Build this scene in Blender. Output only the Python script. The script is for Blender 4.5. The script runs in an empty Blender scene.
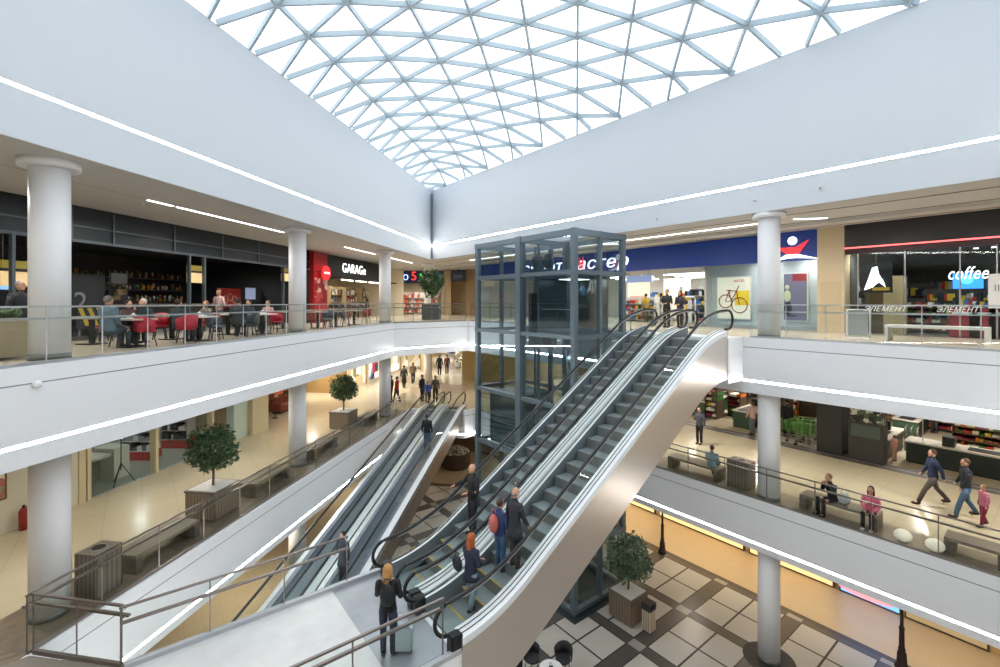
WORLD, EXPO = 1.75, 0.33
P_L2L, P_L1L, P_L2R, P_L1R, P_GR, P_SM, P_CAFE = 230, 130, 230, 175, 110, 330, 150
import bpy, bmesh, math, random
from mathutils import Vector, Matrix
from mathutils.geometry import tessellate_polygon
random.seed(7)
PI = math.pi
SC = bpy.context.scene
COL = SC.collection
# ---------------------------------------------------------------- levels (metres) and camera
G, L1, L2, EYE = 0.0, 5.35, 10.7, 11.9
FPX = 460.0
YAW = math.atan(358 / 460)
SY, CY = math.sin(YAW), math.cos(YAW)
def cam_xy(r, f):                      # right / forward metres from the viewpoint -> world
    return (r * CY + f * SY, -r * SY + f * CY)
def at(x, y, z):                       # the point at height z seen in a direction
    f = (z - EYE) * FPX / (302 - y)
    return Vector((*cam_xy((x - 500) / FPX * f, f), z))
def atX(x, y, X):
    t = (x - 500) / FPX
    f = X / (t * CY + SY)
    return Vector((X, -t * f * SY + f * CY, EYE + (302 - y) / FPX * f))
# left-hand wall frame: s runs along the wall away from us, q runs outward (away from the void)
DX, DY = 0.734, 0.679
AL = math.atan2(DY, DX)
def LW(s, q=0.0):
    return (-1.93 + DX * s - DY * q, 11.76 + DY * s + DX * q)
def toLW(p):
    x, y = p[0] + 1.93, p[1] - 11.76
    return (x * DX + y * DY, -x * DY + y * DX)

def atQ(x, y, q):                      # where a direction meets the plane a distance q outside the left wall line
    t = (x - 500) / FPX
    q0 = toLW((0, 0))[1]; q1 = toLW(cam_xy(t, 1))[1]
    f = (q - q0) / (q1 - q0)
    return Vector((*cam_xy(t * f, f), EYE + (302 - y) / FPX * f))
def atF(x, y, f):
    return Vector((*cam_xy((x - 500) / FPX * f, f), EYE + (302 - y) / FPX * f))
def grow(P, d):
    out = []; N = len(P)
    for i in range(N):
        a = (Vector(P[i]) - Vector(P[i - 1])).normalized(); b = (Vector(P[(i + 1) % N]) - Vector(P[i])).normalized()
        n1 = Vector((a.y, -a.x)); n2 = Vector((b.y, -b.x)); m = (n1 + n2).normalized()
        out.append(tuple(Vector(P[i]) + m * d / max(.35, m.dot(n1))))
    return out
# ---------------------------------------------------------------- materials
def lin(h):
    h = h.lstrip('#')
    v = [int(h[i:i + 2], 16) / 255 for i in (0, 2, 4)]
    return tuple(c / 12.92 if c <= .04045 else ((c + .055) / 1.055) ** 2.4 for c in v) + (1,)
MATS = {}
def mat(name, col, rough=.5, metal=0., emit=0., noise=0., nscale=6., bump=0., ecol=None):
    if name in MATS: return MATS[name]
    m = bpy.data.materials.new(name); m.use_nodes = True
    nt = m.node_tree; b = nt.nodes['Principled BSDF']
    c = lin(col)
    b.inputs['Base Color'].default_value = c
    b.inputs['Roughness'].default_value = rough
    b.inputs['Metallic'].default_value = metal
    if emit:
        b.inputs['Emission Color'].default_value = lin(ecol) if ecol else c
        b.inputs['Emission Strength'].default_value = emit
    if noise or bump:
        tc = nt.nodes.new('ShaderNodeTexCoord')
        n = nt.nodes.new('ShaderNodeTexNoise'); n.inputs['Scale'].default_value = nscale; n.inputs['Detail'].default_value = 4
        nt.links.new(tc.outputs['Object'], n.inputs['Vector'])
        if noise:
            r = nt.nodes.new('ShaderNodeValToRGB')
            r.color_ramp.elements[0].color = tuple(x * (1 - noise) for x in c[:3]) + (1,)
            r.color_ramp.elements[1].color = tuple(min(1, x * (1 + noise)) for x in c[:3]) + (1,)
            r.color_ramp.elements[0].position = .3; r.color_ramp.elements[1].position = .7
            nt.links.new(n.outputs['Fac'], r.inputs['Fac']); nt.links.new(r.outputs['Color'], b.inputs['Base Color'])
        if bump:
            bp = nt.nodes.new('ShaderNodeBump'); bp.inputs['Strength'].default_value = bump; bp.inputs['Distance'].default_value = .02
            nt.links.new(n.outputs['Fac'], bp.inputs['Height']); nt.links.new(bp.outputs['Normal'], b.inputs['Normal'])
    MATS[name] = m
    return m
def glass(name, tint, refl=1.0, rough=.02):
    if name in MATS: return MATS[name]
    m = bpy.data.materials.new(name); m.use_nodes = True
    nt = m.node_tree; nt.nodes.clear()
    o = nt.nodes.new('ShaderNodeOutputMaterial'); mx = nt.nodes.new('ShaderNodeMixShader')
    t = nt.nodes.new('ShaderNodeBsdfTransparent'); g = nt.nodes.new('ShaderNodeBsdfGlossy'); f = nt.nodes.new('ShaderNodeFresnel')
    mu = nt.nodes.new('ShaderNodeMath'); mu.operation = 'MULTIPLY'; mu.inputs[1].default_value = refl
    t.inputs['Color'].default_value = lin(tint); g.inputs['Roughness'].default_value = rough
    nt.nodes.remove(f); f = nt.nodes.new('ShaderNodeLayerWeight'); pw = nt.nodes.new('ShaderNodeMath'); pw.operation = 'POWER'; pw.inputs[1].default_value = 4
    ad = nt.nodes.new('ShaderNodeMath'); ad.operation = 'MULTIPLY_ADD'; ad.inputs[1].default_value = .6; ad.inputs[2].default_value = .035
    nt.links.new(f.outputs['Facing'], pw.inputs[0]); nt.links.new(pw.outputs[0], ad.inputs[0])
    nt.links.new(ad.outputs[0], mu.inputs[0]); nt.links.new(mu.outputs[0], mx.inputs[0])
    nt.links.new(t.outputs[0], mx.inputs[1]); nt.links.new(g.outputs[0], mx.inputs[2]); nt.links.new(mx.outputs[0], o.inputs[0])
    MATS[name] = m
    return m
def striped(name, c1, c2, scale, axis='X', rough=.5, duty=.2, metal=0.):
    """fine parallel grooves along one object axis"""
    if name in MATS: return MATS[name]
    m = mat(name, c1, rough, metal); nt = m.node_tree; b = nt.nodes['Principled BSDF']
    tc = nt.nodes.new('ShaderNodeTexCoord'); sp = nt.nodes.new('ShaderNodeSeparateXYZ')
    nt.links.new(tc.outputs['Object'], sp.inputs[0])
    def M(op, a, b_=None):
        n = nt.nodes.new('ShaderNodeMath'); n.operation = op
        for i, v in enumerate((a, b_)):
            if v is None: continue
            if isinstance(v, (int, float)): n.inputs[i].default_value = v
            else: nt.links.new(v, n.inputs[i])
        return n.outputs[0]
    src = sp.outputs[axis] if len(axis) == 1 else M('ADD', sp.outputs['X'], sp.outputs['Y'])
    fr = M('FRACT', M('MULTIPLY', src, scale)); lt = M('LESS_THAN', fr, duty)
    mx = nt.nodes.new('ShaderNodeMix'); mx.data_type = 'RGBA'
    nt.links.new(lt, mx.inputs[0]); mx.inputs[6].default_value = lin(c1); mx.inputs[7].default_value = lin(c2)
    nt.links.new(mx.outputs[2], b.inputs['Base Color'])
    return m

def floor_tiles():
    m = mat('ground_tiles', '#b5b0a8', .32); nt = m.node_tree; b = nt.nodes['Principled BSDF']
    tc = nt.nodes.new('ShaderNodeTexCoord'); sp = nt.nodes.new('ShaderNodeSeparateXYZ')
    nt.links.new(tc.outputs['Object'], sp.inputs[0])
    def M(op, a, b_=None):
        n = nt.nodes.new('ShaderNodeMath'); n.operation = op
        for i, v in enumerate((a, b_)):
            if v is None: continue
            if isinstance(v, (int, float)): n.inputs[i].default_value = v
            else: nt.links.new(v, n.inputs[i])
        return n.outputs[0]
    def dist(s, o, p): # distance to the nearest node line
        f = M('FRACT', M('ADD', M('DIVIDE', M('SUBTRACT', s, o), p), .5))
        return M('MULTIPLY', M('ABSOLUTE', M('SUBTRACT', f, .5)), p)
    PX, PY = 2.98, 2.81
    dx = dist(sp.outputs['X'], 13.55, PX); dy = dist(sp.outputs['Y'], 9.68, PY)
    def mix(fac, c_a, c_b):
        mx = nt.nodes.new('ShaderNodeMix'); mx.data_type = 'RGBA'
        nt.links.new(fac, mx.inputs[0])
        for k, c in ((6, c_a), (7, c_b)):
            if isinstance(c, tuple): mx.inputs[k].default_value = c
            else: nt.links.new(c, mx.inputs[k])
        return mx.outputs[2]
    nz = nt.nodes.new('ShaderNodeTexNoise'); nz.inputs['Scale'].default_value = 40; nz.inputs['Detail'].default_value = 3
    nt.links.new(tc.outputs['Object'], nz.inputs['Vector'])
    tile = mix(nz.outputs['Fac'], lin('#a8a49c'), lin('#c9c5bd'))
    dark, band, sq = lin('#2b2726'), lin('#524d4a'), lin('#a09a94')
    mid = M('MAXIMUM', M('GREATER_THAN', dx, PX / 2 - .035), M('GREATER_THAN', dy, PY / 2 - .035))
    c = mix(mid, tile, dark)
    inb = M('MAXIMUM', M('LESS_THAN', dx, .24), M('LESS_THAN', dy, .30))
    c = mix(inb, c, dark)
    inb2 = M('MAXIMUM', M('LESS_THAN', dx, .19), M('LESS_THAN', dy, .25))
    c = mix(inb2, c, band)
    s = M('MULTIPLY', M('LESS_THAN', dx, .19), M('LESS_THAN', dy, .25))
    c = mix(s, c, sq)
    nt.links.new(c, b.inputs['Base Color'])
    return m
def big_tiles(name, c, c2, size, rough, line='#8a7a60', lw=.006):
    m = mat(name, c, rough); nt = m.node_tree; b = nt.nodes['Principled BSDF']
    tc = nt.nodes.new('ShaderNodeTexCoord'); br = nt.nodes.new('ShaderNodeTexBrick')
    nt.links.new(tc.outputs['Object'], br.inputs['Vector'])
    br.offset = 0; br.inputs['Scale'].default_value = 1; br.inputs['Brick Width'].default_value = size; br.inputs['Row Height'].default_value = size
    br.inputs['Mortar Size'].default_value = lw; br.inputs['Color1'].default_value = lin(c); br.inputs['Color2'].default_value = lin(c2)
    br.inputs['Mortar'].default_value = lin(line)
    nt.links.new(br.outputs['Color'], b.inputs['Base Color'])
    return m
def goods_mat(name, cols, scale, rough=.5, emit=0):
    """packed small goods: cells of many colours"""
    m = mat(name, cols[0], rough); nt = m.node_tree; b = nt.nodes['Principled BSDF']
    tc = nt.nodes.new('ShaderNodeTexCoord'); v = nt.nodes.new('ShaderNodeTexVoronoi'); v.inputs['Scale'].default_value = scale
    v.distance = 'CHEBYCHEV'
    r = nt.nodes.new('ShaderNodeValToRGB'); r.color_ramp.interpolation = 'CONSTANT'
    sp = nt.nodes.new('ShaderNodeSeparateColor')
    nt.links.new(tc.outputs['Object'], v.inputs['Vector']); nt.links.new(v.outputs['Color'], sp.inputs[0]); nt.links.new(sp.outputs[0], r.inputs[0])
    e = r.color_ramp.elements
    e[0].position = 0; e[0].color = lin(cols[0]); e[1].position = 1 / len(cols); e[1].color = lin(cols[1])
    for i in range(2, len(cols)):
        k = e.new(i / len(cols)); k.color = lin(cols[i])
    nt.links.new(r.outputs[0], b.inputs['Base Color'])
    if emit:
        nt.links.new(r.outputs[0], b.inputs['Emission Color']); b.inputs['Emission Strength'].default_value = emit
    return m

W_WALL = mat('white_plaster', '#d3d9e0', .55)
W_FASC = mat('white_fascia', '#f3f4f7', .42)
W_COLM = mat('white_column_paint', '#f2f2f4', .45)
SEAM = mat('seam_shadow_gap', '#6d7178', .8)
LED = mat('led_line', '#ffffff', .5, emit=34.0, ecol='#fffdf8')
BEIGE_C = mat('beige_ceiling', '#c9c6c2', .7)
WARM_C = mat('warm_soffit', '#cfc6b4', .7)
STEEL = mat('brushed_steel', '#b9b6b3', .3, 1.0)
STEEL_D = mat('steel_rail', '#8f8682', .35, .8)
STEEL_L = mat('light_rail', '#c6c8cc', .3, .8)
RUBBER = mat('black_rubber', '#16191c', .38)
ALU = mat('white_aluminium', '#eef2f6', .35, .1)
TREAD = striped('grooved_tread', '#a9b5b6', '#7b878c', 28, 'Y', .4, .4, .5)
RISER = striped('grooved_riser', '#8d918e', '#585c5c', 28, 'Y', .45, .45, .4)
BELT = striped('grooved_belt', '#687683', '#4d5863', 28, 'Y', .4, .4, .4)
DARKST = mat('dark_slate_steel', '#667680', .4, .3)
DARKST2 = mat('dark_shaft_steel', '#5a6a76', .45, .3)
GL = glass('clear_glass', '#fcfefd', .6)
GL_E = glass('shaft_glass', '#eff5f7', 1.5)
GL_S = glass('shop_glass', '#f6fafa', .6)
GL_R = glass('roof_glass', '#fbfdff', .3)
FL1 = big_tiles('beige_floor', '#bfb59c', '#bbb197', .9, .2, '#a99e84')
FL2 = big_tiles('beige_floor_upper', '#c6bba6', '#c2b6a1', .9, .25, '#b0a48e')
FLW = mat('white_landing_floor', '#d3d3d3', .4, noise=.06, nscale=3)
WOOD = striped('grey_wood_strip', '#8b8073', '#6f6559', 7, 'Z2', .5, .12)
WOODB = mat('grey_brown_timber', '#857a6c', .55, noise=.18, nscale=9)
YEL = mat('yellow_step_edge', '#c9a83a', .5)
BLACK = mat('black_plastic', '#15171a', .45)
WHITE = mat('white_gloss', '#e9e9ea', .35)

# ---------------------------------------------------------------- mesh builder
class MB:
    def __init__(s): s.v = []; s.f = []; s.m = []; s.k = 0; s.sm = []
    def add(s, vs, fs, smooth=False):
        b = len(s.v); s.v += [tuple(v) for v in vs]
        for f in fs: s.f.append([b + i for i in f]); s.m.append(s.k); s.sm.append(smooth)
        return s
    def box(s, x0, y0, z0, x1, y1, z1, M=None):
        vs = [Vector((x, y, z)) for z in (z0, z1) for y in (y0, y1) for x in (x0, x1)]
        if M: vs = [M @ v for v in vs]
        return s.add(vs, [(0, 2, 3, 1), (4, 5, 7, 6), (0, 1, 5, 4), (2, 6, 7, 3), (0, 4, 6, 2), (1, 3, 7, 5)])
    def bar(s, a, b, w, h=None, up=(0, 0, 1)):
        a, b = Vector(a), Vector(b); h = h or w; d = (b - a)
        if d.length < 1e-6: return s
        d.normalize(); up = Vector(up)
        if abs(d.dot(up)) > .99: up = Vector((1, 0, 0))
        r = d.cross(up).normalized(); u = r.cross(d)
        vs = [p + r * (sx * w / 2) + u * (sz * h / 2) for p in (a, b) for sx, sz in ((-1, -1), (1, -1), (1, 1), (-1, 1))]
        return s.add(vs, [(3, 2, 1, 0), (4, 5, 6, 7), (0, 1, 5, 4), (1, 2, 6, 5), (2, 3, 7, 6), (3, 0, 4, 7)])
    def cyl(s, x, y, z0, z1, r, r2=None, n=20, M=None, smooth=True):
        r2 = r if r2 is None else r2
        vs = [Vector((x + rr * math.cos(2 * PI * i / n), y + rr * math.sin(2 * PI * i / n), z)) for z, rr in ((z0, r), (z1, r2)) for i in range(n)]
        if M: vs = [M @ v for v in vs]
        b = len(s.v); s.add(vs, [(i, (i + 1) % n, n + (i + 1) % n, n + i) for i in range(n)], smooth)
        s.add([], []); 
        s.f.append([b + i for i in reversed(range(n))]); s.f.append([b + n + i for i in range(n)]); s.m += [s.k] * 2; s.sm += [False] * 2
        return s
    def lathe(s, x, y, prof, n=20):
        b = len(s.v)
        for r, z in prof:
            for i in range(n): s.v.append((x + r * math.cos(2 * PI * i / n), y + r * math.sin(2 * PI * i / n), z))
        for j in range(len(prof) - 1):
            for i in range(n):
                s.f.append([b + j * n + i, b + j * n + (i + 1) % n, b + (j + 1) * n + (i + 1) % n, b + (j + 1) * n + i]); s.m.append(s.k); s.sm.append(True)
        return s
    def tube(s, pts, r, n=8, closed=False, sx=1.0, rs=None):
        pts = [Vector(p) for p in pts]; b = len(s.v); N = len(pts)
        for i, p in enumerate(pts):
            if closed: d = pts[(i + 1) % N] - pts[i - 1]
            else: d = pts[min(i + 1, N - 1)] - pts[max(i - 1, 0)]
            d.normalize(); up = Vector((0, 0, 1)) if abs(d.z) < .95 else Vector((0, 1, 0))
            if closed or True:
                if abs(d.y) < .5 and abs(d.z) > .3: up = Vector((0, 1, 0))
            R = d.cross(up).normalized(); U = R.cross(d)
            if rs: r = rs[i]
            for k in range(n):
                a = 2 * PI * k / n; s.v.append(tuple(p + R * (math.cos(a) * r * sx) + U * (math.sin(a) * r)))
        rng = range(N) if closed else range(N - 1)
        for i in rng:
            j = (i + 1) % N
            for k in range(n):
                s.f.append([b + i * n + k, b + i * n + (k + 1) % n, b + j * n + (k + 1) % n, b + j * n + k]); s.m.append(s.k); s.sm.append(True)
        if not closed:
            s.f.append([b + k for k in reversed(range(n))]); s.f.append([b + (N - 1) * n + k for k in range(n)]); s.m += [s.k] * 2; s.sm += [False] * 2
        return s
    def ball(s, c, rx, ry=None, rz=None, n=12, m=8, M=None):
        ry = ry or rx; rz = rz or rx; b = len(s.v); vs = []
        for j in range(m + 1):
            t = PI * j / m
            for i in range(n):
                a = 2 * PI * i / n
                v = Vector((rx * math.sin(t) * math.cos(a), ry * math.sin(t) * math.sin(a), rz * math.cos(t)))
                if M: v = M @ v
                vs.append(v + Vector(c))
        return s.add(vs, [(j * n + i, (j + 1) * n + i, (j + 1) * n + (i + 1) % n, j * n + (i + 1) % n) for j in range(m) for i in range(n)], True)
    def prism(s, poly, z0, z1, hole=None, axis='Z'):
        """poly (and hole) are 2-D loops; axis Z: plan, axis Y: side view in x-z extruded along y"""
        loops = [poly] + ([hole] if hole else [])
        f3 = (lambda p, t: (p[0], p[1], t)) if axis == 'Z' else (lambda p, t: (p[0], t, p[1]))
        tess = tessellate_polygon([[Vector((p[0], p[1], 0)) for p in lp] for lp in loops])
        flat = [p for lp in loops for p in lp]; n = len(flat)
        fs = [tuple(t) for t in tess] + [tuple(n + i for i in reversed(t)) for t in tess]
        o = 0
        for lp in loops:
            k = len(lp); fs += [(o + i, o + (i + 1) % k, n + o + (i + 1) % k, n + o + i) for i in range(k)]; o += k
        return s.add([f3(p, z0) for p in flat] + [f3(p, z1) for p in flat], fs)
    def ribbon(s, pts, z0, z1, th, closed=False):
        """vertical wall along a plan polyline, thickness to the right of travel"""
        P = [Vector((p[0], p[1])) for p in pts]; N = len(P)
        off = []
        for i in range(N):
            d1 = (P[i] - P[i - 1]).normalized() if (i > 0 or closed) else None
            d2 = (P[(i + 1) % N] - P[i]).normalized() if (i < N - 1 or closed) else None
            d1 = d1 or d2; d2 = d2 or d1
            n1 = Vector((d1.y, -d1.x)); n2 = Vector((d2.y, -d2.x)); m = (n1 + n2)
            m = m.normalized() / max(.35, m.normalized().dot(n1)) if m.length > 1e-4 else n1
            off.append(P[i] + m * th)
        vs = []
        for a, b in zip(P, off): vs += [(a.x, a.y, z0), (b.x, b.y, z0), (b.x, b.y, z1), (a.x, a.y, z1)]
        fs = []
        for i in range(N if closed else N - 1):
            a, b = 4 * i, 4 * ((i + 1) % N)
            fs += [(a + k, a + (k + 1) % 4, b + (k + 1) % 4, b + k) for k in range(4)]
        if not closed: fs += [(3, 2, 1, 0), tuple(4 * (N - 1) + k for k in range(4))]
        return s.add(vs, fs)
    def build(s, name, m, parent=None, bevel=0, fix=True):
        me = bpy.data.meshes.new(name); me.from_pydata(s.v, [], s.f)
        ms = m if isinstance(m, (list, tuple)) else [m]
        for x in ms: me.materials.append(x)
        if s.f:
            me.polygons.foreach_set('material_index', s.m); me.polygons.foreach_set('use_smooth', s.sm)
        if fix:
            bm = bmesh.new(); bm.from_mesh(me); bmesh.ops.recalc_face_normals(bm, faces=bm.faces)
            if bevel: bmesh.ops.bevel(bm, geom=[e for e in bm.edges if len(e.link_faces) == 2 and e.calc_face_angle(0) > .6], offset=bevel, segments=2, affect='EDGES')
            bm.to_mesh(me); bm.free()
        o = bpy.data.objects.new(name, me); COL.objects.link(o)
        if parent: o.parent = parent
        return o
def tag(o, label=None, cat=None, group=None, kind=None):
    if label: o['label'] = label
    if cat: o['category'] = cat
    if group: o['group'] = group
    if kind: o['kind'] = kind
    return o
def thing(name, label, cat, loc=(0, 0, 0), rz=0., group=None):
    o = bpy.data.objects.new(name, None); COL.objects.link(o); o.empty_display_size = .2
    o.location = loc; o.rotation_euler = (0, 0, rz)
    return tag(o, label, cat, group)
def struct(name, mb, m):
    return tag(mb.build(name, m), kind='structure')
def copy_tree(o, parent=None):
    c = o.copy(); COL.objects.link(c)
    if parent: c.parent = parent
    for ch in list(o.children): copy_tree(ch, c)
    return c
def place(root, loc, rz, label=None, group=None):
    r = copy_tree(root); r.location = loc; r.rotation_euler = (0, 0, rz)
    if label: r['label'] = label
    if group: r['group'] = group
    return r
def text(body, size, m, loc, rot, name='lettering', parent=None, extrude=.02, align='LEFT', shear=0, sx=1.0, bold=0):
    cu = bpy.data.curves.new(name, 'FONT'); cu.body = body; cu.size = size; cu.extrude = extrude; cu.align_x = align; cu.shear = shear; cu.space_character = 1.08
    cu.resolution_u = 4
    tmp = bpy.data.objects.new(name + '_t', cu); COL.objects.link(tmp)
    dg = bpy.context.evaluated_depsgraph_get(); me = bpy.data.meshes.new_from_object(tmp.evaluated_get(dg))
    bpy.data.objects.remove(tmp)
    me.materials.clear(); me.materials.append(m)
    o = bpy.data.objects.new(name, me); COL.objects.link(o); o.location = loc; o.rotation_euler = rot; o.scale = (sx, 1, 1)
    if parent: o.parent = parent
    return o

# ---------------------------------------------------------------- camera
cd = bpy.data.cameras.new('camera'); cam = bpy.data.objects.new('camera', cd); COL.objects.link(cam)
cam.location = (0, 0, EYE); cam.rotation_euler = (PI / 2, 0, -YAW)
cd.sensor_width = 36; cd.lens = 36 * FPX / 1000; cd.shift_y = -31.5 / 1000; cd.clip_end = 300; cd.clip_start = .05
SC.camera = cam
# ---------------------------------------------------------------- setting: slabs, voids, fascias
XR = 16.0
OUT = [(-34, -14), (46, -14), (46, 62), (-34, 62)]
V2 = [(16, -.6), (16, 23.8), (11.08, 23.8), LW(-18.2)]
VR = [(16, -.6), (16, 28.35), LW(-18.2)]
B1 = (-.30, 10.66)
V1 = [(16, -6), (16, 23.2), LW(20.4, -3.35), LW(20.4, 0), LW(.4, 0), B1, (4.7, 10.66), (4.7, 7.2), (1.0, 7.2), (1.0, -6)]
struct('floor_ground', MB().prism([(-34, -14), (19.8, -14), (19.8, 62), (-34, 62)], -.2, 0), floor_tiles())
struct('floor_ground_east', MB().prism([(19.8, -14), (46, -14), (46, 62), (19.8, 62)], -.2, 0), big_tiles('ground_beige', '#bfa988', '#bba584', .6, .28, '#b8a27c'))
struct('floor_ground_border', MB().box(19.56, -14, 0, 19.8, 62, .002), mat('dark_border', '#4a413c', .4))
struct('floor_first', MB().prism(OUT, L1 - .25, L1, grow(V1, .06)), FL1)
struct('floor_second', MB().prism(OUT, L2 - .25, L2, grow(V2, .06)), FL2)
struct('ceiling_ground', MB().prism(OUT, L1 - 1.645, L1 - 1.55, grow(V1, .06)), WARM_C)
struct('ceiling_first', MB().prism(OUT, L2 - 1.82, L2 - 1.7, grow(V2, .06)), mat('pale_soffit', '#d8cfbf', .7))
struct('ceiling_second', MB().prism(OUT, 14.845, 15.0, grow(VR, .012)), BEIGE_C)
def fascia(tag_, pts, top, closed=False, bot=1.83):
    mb = MB(); mb.ribbon(pts, top - .30, top + .015, .09, closed).ribbon(pts, top - 1.39, top - .32, .25, closed).ribbon(pts, top - bot, top - 1.45, .25, closed)
    struct('wall_fascia_' + tag_, mb, W_FASC)
    inner = MB()
    P = pts
    inner.ribbon(P, top - .32, top - .30, .2, closed)
    o = struct('trim_seam_' + tag_, inner, SEAM)
    led = MB().ribbon(P, top - 1.445, top - 1.395, .12, closed)
    # a glowing line recessed between the two fascia bands
    tag(led.build('light_strip', LED), 'glowing white light line set along the %s balcony edge' % tag_.replace('_', ' '), 'light strip', None)
fascia('second_floor', V2, L2, True)
fascia('first_floor', V1, L1, True, 1.66)
# upper white walls round the skylight well
def upper(n, a, b):
    mb = MB().ribbon([a, b], 14.85, 15.775, .3).ribbon([a, b], 15.835, 19.7, .3)
    struct('wall_' + n, mb, W_WALL)
    led = MB().ribbon([a, b], 15.78, 15.83, .12)
    tag(led.build('light_strip', LED), 'glowing white light line running along the tall %s wall under the skylight' % n, 'light strip')
upper('right', (16, -.6), (16, 28.35)); upper('left', (16, 28.35), LW(-18.2)); upper('back', LW(-18.2), (16, -.6))
struct('trim_corner', MB().bar((15.9, 28.2, 14.9), (15.9, 28.2, 19.4), .10), mat('corner_joint', '#7f8891', .6))
# far perimeter walls close the building
struct('wall_far', MB().box(-34, 61.8, 0, 46, 62, 15), mat('far_wall', '#c9bda6', .7))
struct('wall_near', MB().box(-34, -14, 0, 46, -13.8, 15), mat('near_wall', '#cfc8bc', .7))
struct('wall_west', MB().box(-34, -14, 0, -33.8, 62, 15), mat('west_wall', '#c9bda6', .7))
struct('wall_east', MB().box(45.8, -14, 0, 46, 62, 15), mat('east_wall', '#c9bda6', .7))

# ---------------------------------------------------------------- skylight grid shell
ST, RW = 1.6, 1.72
def rise(x, y):
    dl = (x + 1.93) * DY - (y - 11.76) * DX; dr = 16 - x; db = y + .6
    if min(dl, dr, db) <= 0: return 0
    s = dl * dr / (dl + dr); s = s * min(1, db / 6) ** .5
    return .72 * s ** .6
a0 = toLW(cam_xy(-6.2, 14.9))
def node(i, j): # j row inward, i along
    return Vector(LW(a0[0] + ST * (i + .5 * (j % 2)), -(1.41 + RW * (j - 0)) ))
def inside(p): return (p.x + 1.93) * DY - (p.y - 11.76) * DX > 1e-6 and p.x < 16 - 1e-6 and p.y > -.6
def dists(p): return ((p.x + 1.93) * DY - (p.y - 11.76) * DX, 16 - p.x, p.y + .6)
def clip(a, b):
    t0, t1 = 0., 1.
    for u, v in zip(dists(a), dists(b)):
        if u < 0 and v < 0: return None
        if u < 0: t0 = max(t0, u / (u - v))
        elif v < 0: t1 = min(t1, u / (u - v))
    if t1 - t0 < 1e-3: return None
    return a.lerp(b, t0), a.lerp(b, t1)
def up3(p): return Vector((p.x, p.y, 19.72 + rise(p.x, p.y)))
fr = MB()
for j in range(-1, 19):
    for i in range(-24, 16):
        a = node(i, j); nb = [node(i + 1, j)]
        nb += [node(i, j + 1), node(i + (1 if j % 2 else -1), j + 1)]
        for b in nb:
            c = clip(a, b)
            if c:
                p, q = up3(c[0]), up3(c[1])
                if (p - q).length > .12: fr.bar(p, q, .078, .17)
        if inside(a) and min(dists(a)) > .1: 
            p = up3(a); fr.cyl(p.x, p.y, p.z - .11, p.z + .11, .10, n=8)
struct('ceiling_skylight_frame', fr, mat('skylight_steel', '#b4c4ce', .45))
gm = MB(); N = 30
vs = []; 
for a in range(N + 1):
    y = -.6 + (28.9) * a / N
    xl = -1.93 + (y - 11.76) * DX / DY
    for b in range(13):
        x = xl + (16 - xl) * b / 12; vs.append((x, y, 19.88 + rise(x, y)))
gm.add(vs, [(a * 13 + b, a * 13 + b + 1, (a + 1) * 13 + b + 1, (a + 1) * 13 + b) for a in range(N) for b in range(12)], True)
struct('window_skylight', gm, GL_R)

# ---------------------------------------------------------------- columns
def column(x, y, lo, hi, cap, n, base=True):
    z0, z1 = lo, hi
    mb = MB().cyl(x, y, z0 + .12, z1 - .02, .33, n=36)
    for k in range(1, 4):
        zz = z0 + (z1 - z0) * k / 4
    if cap: mb.cyl(x, y, z1 - .17, z1, .50, n=36)
    struct('column_%d' % n, mb, W_COLM)
    struct('column_%d_base' % n, MB().cyl(x, y, z0, z0 + .13, .34, n=36), mat('column_kick', '#6b6f6c', .4))
pts = []
for (pxx, f) in ((50, 9.65), (297.5, 18.55), (385, 26.4)):
    pts.append(cam_xy((pxx - 500) / FPX * f, f))
pts += [cam_xy((428 - 500) / FPX * 36, 36), (16.5, 6.6), (16.5, 15.2 + 8.6), (16.5, -2.2)]
n = 0
for k, (x, y) in enumerate(pts):
    for lo, hi in ((G, L1 - 1.63), (L1, L2 - 1.82), (L2, 14.86)):
        if k == 5: continue
        n += 1; column(x, y, lo, hi, lo == L2, n)
# dark stone ring on the ground round the right-hand column
struct('trim_1', MB().cyl(16.5, 6.6, 0, .008, .78, n=40), mat('dark_ring', '#3a3938', .7))

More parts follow.
